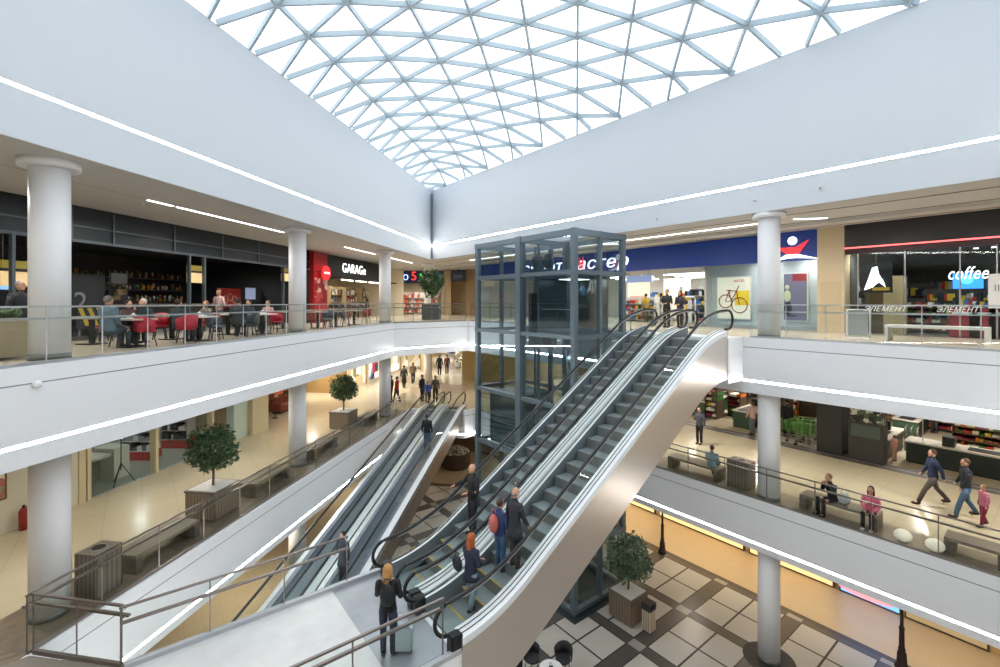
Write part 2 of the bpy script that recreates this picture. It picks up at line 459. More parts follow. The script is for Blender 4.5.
# ---------------------------------------------------------------- balustrades
def balustrade(label, pts, z, side=1, step=1.07, rail=STEEL_L, end_ext=0., posts=True, group=None):
    """glass panels on a base rail, a cap rail on the glass and a handrail on the walking side"""
    root = thing('glass_balustrade', label, 'railing', (pts[0][0], pts[0][1], z), 0, group)
    o = Vector((pts[0][0], pts[0][1], z))
    base, cap, hand, br = MB(), MB(), MB(), MB(); k = 0
    P = [Vector((p[0], p[1], z)) - o for p in pts]
    hp = []
    for i in range(len(P) - 1):
        a, b = P[i], P[i + 1]; d = (b - a); L = d.length; d.normalize(); nrm = Vector((-d.y, d.x, 0)) * side
        a2, b2 = a + nrm * .06, b + nrm * .06
        n = max(1, round(L / step))
        base.bar(a2 + Vector((0, 0, .04)), b2 + Vector((0, 0, .04)), .06, .08)
        cap.bar(a2 + Vector((0, 0, 1.11)) - d * .02, b2 + Vector((0, 0, 1.11)) + d * .02, .045, .035)
        ha, hb = a2 + nrm * .09 + Vector((0, 0, .88)), b2 + nrm * .09 + Vector((0, 0, .88))
        hand.bar(ha - d * end_ext, hb + d * end_ext, .055, .045)
        for j in range(n):
            p, q = a2 + d * (L * j / n + .008), a2 + d * (L * (j + 1) / n - .008)
            MB().bar(p + Vector((0, 0, .58)), q + Vector((0, 0, .58)), .012, 1.04).build('glass_panel', GL, root)
        for j in range(n + 1):
            p = a2 + d * (L * j / n)
            MB().bar(p + Vector((0, 0, .05)), p + Vector((0, 0, 1.1)), .022, .022).build('post', rail, root)
            br.bar(p + Vector((0, 0, .88)), p + nrm * .09 + Vector((0, 0, .87)), .02)
    base.build('base_rail', rail, root); cap.build('cap_rail', rail, root)
    h = hand.build('handrail', rail, root); br.build('bracket', rail, h)
    return root
balustrade('glass balustrade in front of the cafe on the upper floor', [LW(-12, .02), LW(17.7, .02)], L2, 1)
balustrade('short glass balustrade before the potted tree on the upper floor', [(11.1, 23.85), (15.9, 23.85)], L2, 1, rail=STEEL_D)
balustrade('glass balustrade along the upper floor before the sports and coffee shops', [(16.02, -.5), (16.02, 7.0)], L2, -1)
balustrade('narrow glass balustrade between the lift and the escalator head', [(16.02, 10.6), (16.02, 11.8)], L2, -1)
balustrade('glass balustrade on the upper floor behind the lift shaft', [(16.02, 18.7), (16.02, 23.6)], L2, -1, rail=STEEL_D)
balustrade('long glass balustrade beside the benches and trees on the lower left floor', [LW(.42, .03), LW(19.6, .03)], L1, 1, 1.4, STEEL_D)
balustrade('short glass corner balustrade at the bottom left', [(B1[0] - .03, B1[1] - .03), LW(.42, .03)], L1, -1, .95, STEEL_D, .06)
balustrade('glass balustrade on the far side of the white landing', [B1, (3.75, 10.66)], L1, -1, 1.3, STEEL_D, .0)
balustrade('glass balustrade on the near side of the white landing', [(1.0, 7.24), (4.35, 7.24)], L1, 1, 1.6, STEEL_D)
balustrade('glass balustrade of the supermarket floor along the open well', [(16.02, -5.8), (16.02, 22.9)], L1, -1, 1.4, STEEL_D)
kb = [(B1[0] + .05, B1[1] - .02), LW(.40, 0)]
struct('trim_corner_kerb', MB().prism([B1, LW(.40, 0), LW(.0, .32), LW(-.35, .1), (B1[0] - .05, B1[1] - .42), (B1[0] + .05, B1[1] - .3)], L1 + .002, L1 + .022), mat('kerb_brown', '#83796f', .5))
# landing floor finishes
struct('floor_landing_white', MB().box(-.25, 7.2, L1, 3.4, 10.6, L1 + .004), FLW)
struct('floor_landing_metal', MB().box(3.4, 7.2, L1, 4.72, 10.6, L1 + .004), mat('landing_plate', '#a9aeb5', .35, .5, noise=.1, nscale=2))
struct('trim_landing_kerb', MB().box(-.25, 10.55, L1, 4.7, 10.66, L1 + .09).box(1.0, 7.2, L1, 4.7, 7.3, L1 + .09), mat('kerb', '#b9bcc1', .4))
wd = MB().prism([LW(.42, .08), LW(20, .08), LW(20, 1.75), LW(.42, 1.75)], L1, L1 + .004)
struct('floor_timber_strip', wd, mat('timber_floor', '#6f6252', .45, noise=.25, nscale=5))
struct('floor_timber_corner', MB().prism([LW(.42, .05), LW(.42, 1.75), (-5.5, 13.6), (-6.5, 4), (-.3, 4), (-.35, 10.62)], L1, L1 + .003), striped('timber_boards', '#7b6a58', '#5c4d3f', 5, 'Y', .5, .25))
struct('floor_stone_strip', MB().box(16.1, -6, L1, 17.35, 23, L1 + .004), mat('stone_strip', '#8b7f6c', .4, noise=.12, nscale=4))
struct('floor_first_inlay', MB().cyl(*cam_xy(-4.6, 34.6), L1, L1 + .004, 2.2, n=48), mat('floor_inlay', '#a08e76', .3))

struct('floor_ground_west', MB().prism([LW(-30, 1.2), LW(45, 1.2), LW(45, 16), LW(-30, 16)], .0, .004), big_tiles('ground_tan', '#d2c0a0', '#cebb9a', .6, .3, '#bba785'))
# ---------------------------------------------------------------- escalators
X0, X1S = 5.47, 14.10           # where the step line starts and stops climbing
SL = (L2 - L1) / (X1S - X0)
def prof(x, r=.9):               # rounded step line height
    def seg(x): return L1 if x < X0 else (L2 if x > X1S else L1 + (x - X0) * SL)
    k = 9; return sum(seg(x + r * (2 * i / (k - 1) - 1)) for i in range(k)) / k
XS = [4.7 + (14.95 - 4.7) * i / 40 for i in range(41)]
def escalator(label, yc, group):
    root = thing('escalator', label, 'escalator', (4.7, yc, L1), 0, group)
    ox, oz = 4.7, L1
    P = lambda x, z: (x - ox, z - oz)
    for sg in (-1, 1):
        o, i_ = sg * .80, sg * .60
        # outer stainless cladding
        top = [P(x, prof(x) + .20) for x in XS]
        bot = [P(x, max(prof(x) - 1.30, L1 - 1.15)) for x in reversed(XS)]
        ys = sorted((o - sg * .006, o - sg * .036))
        MB().prism(top + bot, ys[0], ys[1], axis='Y').build('side_cladding', mat('escalator_stainless', '#dcd3ca', .3, .8, bump=.05, nscale=1.2), root)
        # white aluminium deck between the cladding and the glass
        dk = MB(); n = len(XS); vs = []
        for x in XS:
            z = prof(x); a = P(x, z)
            vs += [(a[0], sg * .80, a[1] + .24), (a[0], sg * .62, a[1] + .32), (a[0], sg * .56, a[1] + .32), (a[0], sg * .56, a[1] - .1), (a[0], sg * .80, a[1] + .1)]
        dk.add(vs, [(5 * j + k, 5 * j + (k + 1) % 5, 5 * j + 5 + (k + 1) % 5, 5 * j + 5 + k) for j in range(n - 1) for k in range(5)])
        dk.m = [1 if i % 5 == 2 else 0 for i in range(len(dk.f))]
        deck = dk.build('balustrade_deck', [ALU, mat('skirt_panel', '#7f8a90', .4, .3)], root)
        ln = MB(); 
        for yy in (.645, .72):
            ln.tube([(P(x, prof(x) + (.315 if yy < .7 else .285))[0], sg * yy, P(x, prof(x) + (.32 if yy < .7 else .285))[1]) for x in XS], .009, 5)
        ln.build('deck_joint', BLACK, deck)
        # handrail loop: newel curves at both ends
        hp = []
        xa, xb = 4.55, 15.35; ra = .31
        xs2 = [xa + (xb - xa) * i / 60 for i in range(61)]
        tops = [(P(x, prof(x) + .92)) for x in xs2]
        lo = [(xa - ox + ra * math.cos(PI / 2 + a), (L1 + .61 - oz) + ra * math.sin(PI / 2 + a)) for a in [PI * k / 10 for k in range(11)]]
        hi = [(xb - ox + ra * math.cos(PI / 2 - a), (L2 + .61 - oz) + ra * math.sin(PI / 2 - a)) for a in [PI * k / 10 for k in range(11)]]
        path = [(xa + .25 - ox, .29)] + list(reversed(lo)) + tops[1:-1] + hi + [(xb - .2 - ox, L2 + .30 - oz)]
        MB().tube([(p[0], sg * .62, p[1]) for p in path], .04, 8, sx=1.0).build('handrail', RUBBER, root)
        MB().tube([(p[0], sg * .62, p[1] - .05 if 12 < k < len(path) - 12 else p[1]) for k, p in enumerate(path)], .022, 6).build('rail_track', STEEL_L, root)
        # glass in panels between deck and handrail
        npan = 7
        xe = [xa - .2 + (xb + .2 - xa + .2) * t / npan for t in range(npan + 1)]
        for t in range(npan):
            sub = [xe[t] + .006 + (xe[t + 1] - xe[t] - .012) * u / 8 for u in range(9)]
            poly = [P(x, prof(x) + .90) for x in sub] + [P(x, prof(x) + .30) for x in reversed(sub)]
            yy = sg * .62
            MB().prism(poly, yy - .006, yy + .006, axis='Y').build('glass_panel', GL, root)
        # newel foot box
        MB().box(xa - .05 - ox, sg * .70 - .1, 0, xa + .2 - ox, sg * .70 + .1, .34).build('newel_foot', BLACK, root, bevel=.02)
    # underside
    bb = [P(x, max(prof(x) - 1.30, L1 - 1.15)) for x in XS]
    ub = [(p[0], p[1] + .05) for p in reversed(bb)]
    MB().prism(bb + ub, -.77, .77, axis='Y').build('underside_panel', mat('escalator_underside', '#9a9794', .4, .6), root)
    MB().box(-.02, -.78, -1.15, .02, .78, 0).build('end_plate', STEEL, root)
    # steps, one mesh each
    for k in range(21):
        x = X0 + .12 + k * .41; z = L1 + (k + 1) * (L2 - L1) / 21.0
        a = P(x, z); st = MB()
        st.box(a[0], -.52, a[1] - .03, a[0] + .44, .52, a[1])
        st.k = 1; st.box(a[0] - .012, -.52, a[1] - .262, a[0], .52, a[1] - .004)
        s_ = st.build('step', [TREAD, RISER], root)
    fl = MB().box(4.75 - ox, -.54, -.02, X0 + .12 - ox, .54, .006); fl.k = 1
    f = fl.build('lower_platform', [TREAD, YEL], root)
    MB().box(X1S - .1 - ox, -.54, L2 - oz - .02, 15.0 - ox, .54, L2 - oz + .006).build('upper_platform', TREAD, root)
    MB().box(5.2 - ox, -.52, .006, 5.24 - ox, .52, .012).box(5.58 - ox, -.52, .255, 5.61 - ox, .52, .262).box(5.99 - ox, -.52, .51, 6.02 - ox, .52, .517).build('yellow_edge', YEL, root)
    return root
EG = 'the two escalators climbing to the upper floor'
escalator('escalator on the near side, with its broad stainless steel flank facing us', 8.02, EG)
escalator('escalator on the far side of the pair, next to the glass lift', 9.65, EG)
# white return of the upper slab that carries the escalator heads
struct('wall_landing_stub', MB().box(14.96, 7.2, L2 - 1.45, 15.995, 10.5, L2 + .014), W_FASC)

# ---------------------------------------------------------------- inclined moving walks
TS = math.tan(math.radians(11.0)); TL = 27.0
def walk(label, q0, wt):
    """local frame: x back down along the ramp axis, origin at its head"""
    root = thing('moving_walkway', label, 'moving walkway', (*LW(20.4, q0 - wt / 2), L1), AL, 'the two inclined moving walkways')
    H = wt / 2
    zz = lambda x: min(0, (x + .3)) * TS     # x<0 towards us
    xs = [0.9, 0.2, -.3, -.8] + [-.8 - (TL - .8) * t / 12 for t in range(1, 13)]
    for sg in (-1, 1):
        vs = []
        for x in xs: vs += [(x, sg * H, zz(x) + .14), (x, sg * (H - .2), zz(x) + .2), (x, sg * (H - .2), zz(x) - .1), (x, sg * H, zz(x) - .1)]
        MB().add(vs, [(4 * j + k, 4 * j + (k + 1) % 4, 4 * j + 4 + (k + 1) % 4, 4 * j + 4 + k) for j in range(len(xs) - 1) for k in range(4)]).build('balustrade_deck', ALU, root)
        yy = sg * (H - .17)
        r = .3
        loop = [(.8, .25), (1.0, .31)] + [(1.05 + r * math.cos(a), .60 + r * math.sin(a)) for a in [-PI / 2 + PI * k / 8 for k in range(9)]] + [(.2, .9)]
        path = loop + [(x, zz(x) + .9) for x in xs[2:]]
        MB().tube([(p[0], yy, p[1]) for p in path], .04, 8).build('handrail', RUBBER, root)
        for t in range(10):
            xa, xb = 1.0 - t * 2.8, 1.0 - (t + 1) * 2.8 + .012
            xa2 = [xa, xb] if not (xb < -.3 < xa) else [xa, -.3, xb]
            poly = [(x, zz(x) + .88) for x in xa2] + [(x, zz(x) + .18) for x in reversed(xa2)]
            MB().prism(poly, yy - .006, yy + .006, axis='Y').build('glass_panel', GL, root)
        tp = [(x, zz(x) + .12) for x in xs]; bt = [(x, zz(x) - .85) for x in reversed(xs)]
        ys = sorted((sg * H, sg * (H - .03)))
        MB().prism(tp + bt, *ys, axis='Y').build('side_cladding', mat('walkway_side', '#7a6d62', .35, .4), root)
    vs = []
    for x in xs: vs += [(x, -(H - .2), zz(x)), (x, H - .2, zz(x)), (x, H - .2, zz(x) - .04), (x, -(H - .2), zz(x) - .04)]
    MB().add(vs, [(4 * j + k, 4 * j + (k + 1) % 4, 4 * j + 4 + (k + 1) % 4, 4 * j + 4 + k) for j in range(len(xs) - 1) for k in range(4)]).build('belt', BELT, root)
    MB().prism([(x, zz(x) - .83) for x in xs] + [(x, zz(x) - .87) for x in reversed(xs)], -H, H, axis='Y').build('underside_panel', mat('walkway_underside', '#5a5048', .5, .3), root)
    return root
walk('inclined moving walkway next to the sloping white balcony edge', -.6, 1.28)
walk('inclined moving walkway that the man in black rides, beside the round planter', -1.95, 1.28)

# ---------------------------------------------------------------- glass lift shaft
EX0, EX1, EY0, EY1, EZ = 12.83, 15.98, 11.93, 18.5, 14.72
lift = thing('lift_shaft', 'tall dark framed glass lift shaft rising through all floors', 'lift', (EX0, EY0, 0))
LX, LY = EX1 - EX0, EY1 - EY0
def epost(x, y, w=.24): MB().box(x - w / 2, y - w / 2, 0, x + w / 2, y + w / 2, EZ).build('post', DARKST, lift)
for x, y in ((.12, .12), (LX - .12, .12), (.12, LY - .12), (LX - .12, LY - .12), (.12, LY / 2), (LX - .12, LY / 2)): epost(x, y, .21 if y != LY / 2 else .32)
epost(LX / 2, LY - .11, .16); epost(LX / 2, .11, .16)
for z in (.15, 2.45, L1 - .12, L1 + 2.4, L2 - .15, L2 + 2.35, EZ - .14):
    mb = MB(); h = .24 if z > 14 else .17
    mb.box(0, 0, z - h / 2, LX, .2, z + h / 2).box(0, LY - .2, z - h / 2, LX, LY, z + h / 2).box(0.004, .2, z - h / 2 + .003, .196, LY - .2, z + h / 2 - .003).box(LX - .196, .2, z - h / 2 + .003, LX - .004, LY - .2, z + h / 2 - .003)
    if z > 14 or abs(z - L2 - 2.35) < .1: mb.box(.2, LY / 2 - .1, z - h / 2 + .006, LX - .2, LY / 2 + .1, z + h / 2 - .006)
    mb.build('cross_beam', DARKST, lift)
zs = [.2, 2.45, L1 - .12, L1 + 2.4, L2 - .15, L2 + 2.35, EZ - .14]
for a, b in zip(zs[:-1], zs[1:]):
    for (x0, y0, x1, y1) in ((.1, .26, .1, LY / 2 - .2), (.1, LY / 2 + .2, .1, LY - .26), (LX - .1, .26, LX - .1, LY / 2 - .2), (LX - .1, LY / 2 + .2, LX - .1, LY - .26), (.26, .1, LX / 2 - .1, .1), (LX / 2 + .1, .1, LX - .26, .1), (.26, LY - .1, LX - .26, LY - .1)):
        MB().bar((x0, y0, (a + b) / 2), (x1, y1, (a + b) / 2), .014, b - a - .24).build('glass_panel', GL_E, lift)
# machinery between the two cars: guide rails, cables, counterweights, pulley
for y in (LY / 2 - .55, LY / 2 + .55):
    for x in (.7, 1.5, 2.4): MB().box(x - .05, y - .04, .2, x + .05, y + .04, EZ - .3).build('guide_rail', DARKST2, lift)
for y in (LY / 2 - .35, LY / 2 + .35):
    cb = MB()
    for k in range(5): cb.cyl(1.2 + .12 * k, y, L2 - 1, EZ - .6, .012, n=6)
    cb.build('cable', mat('cable_steel', '#9aa4aa', .4, .7), lift)
    MB().box(1.0, y - .1, L2 - .8, 1.9, y + .1, L2 + 1.6).build('counterweight', mat('counterweight', '#4b555c', .5, .3), lift)
    MB().cyl(0, 0, -.06, .06, .34, n=24, M=Matrix.Translation((1.45, y, EZ - 1.0)) @ Matrix.Rotation(PI / 2, 4, 'X')).build('pulley', mat('pulley', '#59666e', .4, .4), lift)
    MB().box(.6, y - .25, EZ - 1.5, 2.3, y + .25, EZ - 1.38).build('machine_beam', DARKST2, lift)
MB().box(-.25, -.25, 0.006, LX + .2, LY + .2, .03).build('pit_floor', mat('pit_floor', '#2c3436', .4), lift)
# two cars
def car(label, y0, z):
    c = thing('lift_car', label, 'lift car', (EX0 + .45, EY0 + y0, z), 0, 'lift cars in the glass shaft')
    w, d, h = 2.2, 2.05, 2.4
    MB().box(0, 0, 0, w, d, .14).build('car_floor', DARKST2, c); MB().box(0, 0, h - .14, w, d, h).build('car_roof', DARKST2, c)
    MB().box(0, d - .05, .14, w, d, h - .14).build('rear_panel', mat('car_panel', '#5b6a73', .3, .5), c)
    MB().box(w - .06, .1, .14, w, d / 2, h - .14).build('door', STEEL, c); MB().box(w - .06, d / 2 + .01, .14, w, d - .05, h - .14).build('door', STEEL, c)
    MB().box(0, .02, .14, .012, d - .05, h - .14).build('glass_panel', GL_E, c); MB().box(.02, 0, .14, w - .1, .012, h - .14).build('glass_panel', GL_E, c)
    MB().tube([(.08, .15, 1.0), (.08, d - .2, 1.0)], .02).build('handrail', STEEL_L, c)
    MB().box(.6, .6, h - .17, 1.6, 1.4, h - .145).build('car_lamp', mat('lamp_panel', '#f4f6f0', .5, emit=3), c)
    return c
car('lift car waiting at the upper floor in the near bay of the shaft', .45, L2 - .1)
car('lift car low in the far bay of the shaft', LY / 2 + .6, L1 - .1)
# ---------------------------------------------------------------- shopfronts, upper floor left (cafe and the shop beyond it)
Q2 = 5.1
def lbox(mb, s0, s1, q0, q1, z0, z1):          # a box in the left-wall frame
    vs = [(*LW(s, q), z) for z in (z0, z1) for q in (q0, q1) for s in (s0, s1)]
    return mb.add(vs, [(0, 2, 3, 1), (4, 5, 7, 6), (0, 1, 5, 4), (2, 6, 7, 3), (0, 4, 6, 2), (1, 3, 7, 5)])
sq = lambda x, q: toLW(atQ(x, 302, q))[0]       # position along the wall seen at picture column x
NAVY_D = mat('cafe_black', '#1d2226', .5)
GREY_D = mat('cafe_bulkhead', '#1f262b', .3, .2)
RED = mat('signal_red', '#c0202c', .4); REDP = mat('red_pillar', '#a01f26', .4)
struct('wall_cafe_back', lbox(lbox(lbox(MB(), -22, sq(309, Q2), 12.6, 12.8, L2, 14.8), -22, -21.8, Q2, 12.7, L2, 14.8), sq(307, Q2), sq(309, Q2), Q2, 12.7, L2, 14.8), NAVY_D)
struct('ceiling_cafe', lbox(MB(), -22, sq(309, Q2), Q2 + .1, 12.7, 14.2, 14.3), NAVY_D)
struct('floor_cafe', lbox(MB(), -22, sq(309, Q2), Q2, 12.7, L2, L2 + .006), mat('cafe_floor', '#4a4640', .35))
struct('wall_cafe_bulkhead', lbox(MB(), -22, sq(309, Q2), Q2, Q2 + .15, 13.75, 14.86), GREY_D)
cf = thing('cafe_shopfront', 'dark framed glass cafe front on the upper floor with a barred bulkhead', 'shopfront', (*LW(-20, Q2), L2), AL)
def cfx(x): return sq(x, Q2) + 20
fb = MB()
for xx in (-120, -20, 12, 71, 113, 174, 189, 204, 222, 258, 283, 291):
    MB().box(cfx(xx) - .04, -.06, 0, cfx(xx) + .04, .06, 3.1).build('mullion', mat('dark_mullion', '#5b646a', .4, .5), cf) if xx in (12, 189, 204, 283) else fb.box(cfx(xx) - .03, -.04, 3.05, cfx(xx) + .03, .0, 4.1)
fb.box(-1, -.05, 3.03, cfx(309), .05, 3.12).box(-1, -.05, 3.5, cfx(309), .0, 3.55)
fb.build('bulkhead_frame', mat('dark_mullion', '#5b646a'), cf)
# columns of lit menu boxes hanging in the cafe front
for k, xx in enumerate((16, 196, 287)):
    p = atQ(xx, 276, Q2 + .3); t = thing('menu_sign', ['yellow lit menu box behind the nearest white column', 'yellow lit menu box in the middle of the cafe front', 'yellow lit menu box beside the second white column'][k], 'sign', (p.x, p.y, p.z), AL, 'yellow menu boxes of the cafe')
    MB().box(-.38, -.08, -.28, .38, .08, .12).build('lamp_panel', mat('menu_glow', '#d9bd8a', .5, emit=.5), t)
    MB().box(-.38, -.09, .2, .38, .09, .42).build('yellow_panel', mat('menu_yellow', '#9a8c34', .5, emit=.08), t)
    for xx2 in (-.3, .3): MB().cyl(xx2, 0, .4, 14.2 - p.z, .012, n=6).build('hanger', STEEL_D, t)
    MB().box(-.4, -.1, .12, .4, .1, .2).build('frame', BLACK, t)
def board(name, label, cat, p0, p1, m, th=.05, plane='Q', fm=None, q=Q2 + 3):
    """flat framed board on the left side: p0/p1 picture corners"""
    a = atQ(p0[0], p0[1], q); b = atQ(p1[0], p1[1], q); w = abs(toLW(b)[0] - toLW(a)[0]); h = abs(a.z - b.z)
    t = thing(name, label, cat, (a.x, a.y, min(a.z, b.z)), AL)
    MB().box(0, -th, 0, w, 0, h).build('backing', fm or BLACK, t)
    MB().box(.04, -th - .012, .04, w - .04, -th, h - .04).build('print', m, t)
    return t, w, h
t, w, h = board('poster', 'red poster with pale figures on the dark cafe wall', 'poster', (217, 288), (240, 307), mat('poster_red', '#93261f', .5, emit=.12), fm=mat('poster_frame', '#c23a30', .5))
mb = MB()
for k in range(3): mb.tube([(w * (.3 + .2 * k) + .16 * math.cos(a), -.075, h * (.4 + .12 * (k % 2)) + .2 * math.sin(a)) for a in [2 * PI * i / 12 for i in range(12)]], .03, 5, closed=True)
mb.build('pale_drawing', mat('pale_red', '#d8a79b', .6), t)
board('wall_screen', 'small pale blue screen beside the red poster in the cafe', 'screen', (244, 287), (255, 300), mat('screen_pale', '#8f9ab5', .4, emit=.6))
board('picture', 'grey framed picture, upper of two on the dark cafe wall', 'picture', (109, 272), (127, 285), mat('pic_grey', '#6b6e70', .5, emit=.05))
board('picture', 'ochre framed picture, lower of two on the dark cafe wall', 'picture', (109, 288), (127, 301), goods_mat('pic_ochre', ['#8a7350', '#23262a', '#6b5a3e', '#b39a6b'], 4))
board('wall_screen', 'lit blue screen at the left end of the cafe', 'screen', (-8, 275), (10, 291), mat('screen_blue', '#6f9ac9', .4, emit=1.2), q=Q2 + 1.5)
a = atQ(73, 311, Q2 + 2); num = thing('wall_number', 'large grey figure 2 on the dark panel beside the nearest column', 'sign', (a.x, a.y, a.z), AL)
MB().box(-.5, .02, -1.2, 1.1, .1, 1.3).build('panel', mat('number_panel', '#2a2f33', .5), num)
text('2', .95, mat('number_grey', '#8b9093', .5), (0, 0, 0), (PI / 2, 0, 0), 'numeral', num, bold=.02)
a = atQ(75, 325, Q2 + 1.6); t = thing('hazard_board', 'black and yellow striped board under the figure 2', 'board', (a.x, a.y, a.z - .15), AL)
MB().box(0, -.04, 0, .95, 0, .75).build('board', BLACK, t); mb = MB()
for k in range(3): mb.add([(.05 + .3 * k, -.05, .72), (.2 + .3 * k, -.05, .72), (min(.93, .45 + .3 * k), -.05, .1), (min(.9, .3 + .3 * k), -.05, .1)], [(0, 1, 2, 3)])
mb.build('yellow_stripe', YEL, t); MB().box(.1, -.02, -.6, .16, .0, 0).box(.8, -.02, -.6, .86, .0, 0).build('leg', STEEL_D, t)
# small ceiling spots of the cafe
for k, xx in enumerate((118, 150, 216, 245, 280)):
    p = atQ(xx, 262, Q2 + 1.5); t = thing('spot_lamp', 'small lit spot lamp under the black cafe ceiling', 'lamp', (p.x, p.y, 14.2), 0, 'spot lamps of the cafe ceiling')
    MB().cyl(0, 0, -.14, 0, .06, n=10).build('housing', BLACK, t); MB().cyl(0, 0, -.15, -.14, .045, n=10).build('lens', mat('spot_lens', '#fff6e0', .5, emit=12), t)
# bar counter inside the cafe
p0 = LW(sq(150, 9), 9)
t = thing('bar_counter', 'dark bar counter inside the cafe', 'counter', (*p0, L2), AL)
MB().box(-3, -.4, 0, 5, .3, 1.05).build('body', mat('bar_body', '#34302c', .5), t); MB().box(-3.1, -.5, 1.05, 5.1, .35, 1.12).build('worktop', mat('bar_top', '#8a7a64', .4), t)
t = thing('bottle_shelf', 'back bar shelf of bottles inside the cafe', 'shelf', (*LW(sq(150, 9), 12.2), L2), AL)
for z in (1.2, 1.8, 2.4): MB().box(-3, -.2, z, 5, .2, z + .04).build('shelf_board', mat('bar_body', '#34302c'), t)
mb = MB()
for z in (1.24, 1.84, 2.44):
    for k in range(40): mb.cyl(-2.9 + k * .2, random.uniform(-.1, .1), z, z + random.uniform(.2, .34), .045, n=6)
tag(mb.build('bottles', goods_mat('bottle_colours', ['#2f4a2c', '#6b3d1e', '#8c8f8a', '#b07c2b'], 5, .2), t), kind='stuff')

# red pillar and the GARAGE shop
s0, s1 = sq(309, Q2), sq(323, Q2); s2 = sq(379, Q2); s3 = s2 + 5
t = thing('shop_pillar', 'red panelled pillar between the cafe and the black fronted shop', 'pillar', (*LW(s0, Q2), L2), AL)
MB().box(0, -.3, 0, s1 - s0, .5, 4.1).build('cladding', REDP, t, bevel=.02); MB().box(-.02, -.34, 0, s1 - s0 + .02, -.3, .25).build('plinth', mat('dark_red', '#5c1518', .5), t)
MB().box(.1, -.33, 1.2, s1 - s0 - .1, -.3, 2.6).build('panel', goods_mat('pillar_print', ['#8c1c22', '#a53a38', '#c9a49b', '#7a181e'], 3), t)
struct('wall_clothes_shop', lbox(lbox(MB(), s1, s3, Q2 + 6, Q2 + 6.2, L2, 14.8), s3, s3 + .2, Q2, Q2 + 6, L2, 14.8), mat('shop_warm_wall', '#e0d4bb', .6))
sg = thing('shop_sign', 'black fascia sign with white letters over the lit clothes shop', 'sign', (*LW(s1, Q2), 13.35), AL)
MB().box(0, -.12, 0, s2 - s1 + .6, .1, 1.45).build('sign_board', mat('sign_black', '#1a1c1f', .45), sg)
text('GARAGe', .86, mat('sign_white', '#ffffff', .5, emit=1.6), ((s2 - s1) * .26, -.13, .50), (PI / 2, 0, 0), 'letters', sg, sx=.95, bold=.02)
for k in range(4): MB().box(.5 + k * 1.9, -1.0, -.12, 1.9 + k * 1.9, -.9, -.06).build('lamp_bar', mat('lamp_bar_white', '#fff4e0', .5, emit=4), sg)
MB().box(0, -1.2, -.05, s2 - s1 + .6, 0, .05).build('canopy', BLACK, sg)
p = atQ(326, 273, Q2 - .6); t = thing('round_sign', 'round red hanging sign left of the white letters on black', 'sign', (p.x, p.y, p.z), AL)
MB().cyl(0, 0, -.06, .06, .42, n=32, M=Matrix.Rotation(PI / 2, 4, 'X')).build('disc', mat('lit_red', '#e3262e', .4, emit=.8), t)
MB().box(-.25, -.075, -.05, .25, -.06, .05).build('white_band', mat('sign_white', '#ffffff'), t); MB().box(-.42, .0, .0, -1.0, .04, .05).build('bracket', BLACK, t)

# generic shelf unit with goods
PAL = {'cloth': ['#2c2f36', '#8d8478', '#c7b9a4', '#5b4336', '#7c2a2a', '#3d4c63', '#d9d4ca'], 'food': ['#b5372b', '#d9c24a', '#3f7a3a', '#e8e2d2', '#c46a2a', '#7a4a2b', '#f0f0ea', '#8c2f4a'],
       'sport': ['#2f3947', '#d9dde2', '#c93a2c', '#3f6fae', '#e0c336', '#15171a'], 'shoes': ['#2a2c30', '#e6e6e4', '#8c8f94', '#4a5a70', '#c4c6c8'], 'cosm': ['#e9c9c6', '#d24a3a', '#f1efe8', '#c79a6b', '#e8e0d0', '#a8323a']}
def shelf(label, loc, rz, w, h, d, pal, cat='shelf', group=None, levels=4, base=None, frame=None, name='display_shelf', dens=1.0, emit=0):
    t = thing(name, label, cat, loc, rz, group); fm = frame or mat('shelf_white', '#cfcfcb', .5)
    MB().box(-w / 2, d / 2 - .03, 0, w / 2, d / 2, h).build('back_panel', fm, t)
    for a_ in (-w / 2, w / 2 - .04): MB().box(a_, -d / 2, 0, a_ + .04, d / 2, h).build('side_panel', fm, t)
    b0 = .35 if base else .1
    if base: MB().box(-w / 2 - .03, -d / 2 - .05, 0, w / 2 + .03, d / 2, .35).build('plinth', base, t)
    cols = PAL[pal]; ms = [mat('goods_%s_%d' % (pal, i), c, .5, emit=emit) for i, c in enumerate(cols)]
    gd = MB(); st = (h - b0 - .1) / levels
    for k in range(levels):
        z = b0 + k * st
        MB().box(-w / 2, -d / 2, z, w / 2, d / 2, z + .03).build('shelf_board', fm, t)
        x = -w / 2 + .08
        while x < w / 2 - .15:
            ww = random.uniform(.08, .26) / dens; hh = random.uniform(.4, .9) * st
            gd.k = random.randrange(len(cols)); gd.box(x, -d / 2 + .04, z + .03, x + ww * .9, d / 2 - .1, z + .03 + hh - .05); x += ww
    tag(gd.build('merchandise', ms, t, fix=False), kind='stuff')
    return t
for k in range(3):
    s = sq(334 + 15 * k, Q2 + 3.4)
    shelf(['clothes shelf beside the red pillar in the shop', 'clothes shelf in the middle of the shop under the black sign', 'clothes shelf at the far end of the lit shop'][k], (*LW(s, Q2 + 3.4), L2), AL, 1.9, 2.4, .5, 'cloth', frame=mat('shelf_wood', '#bfa67c', .5))
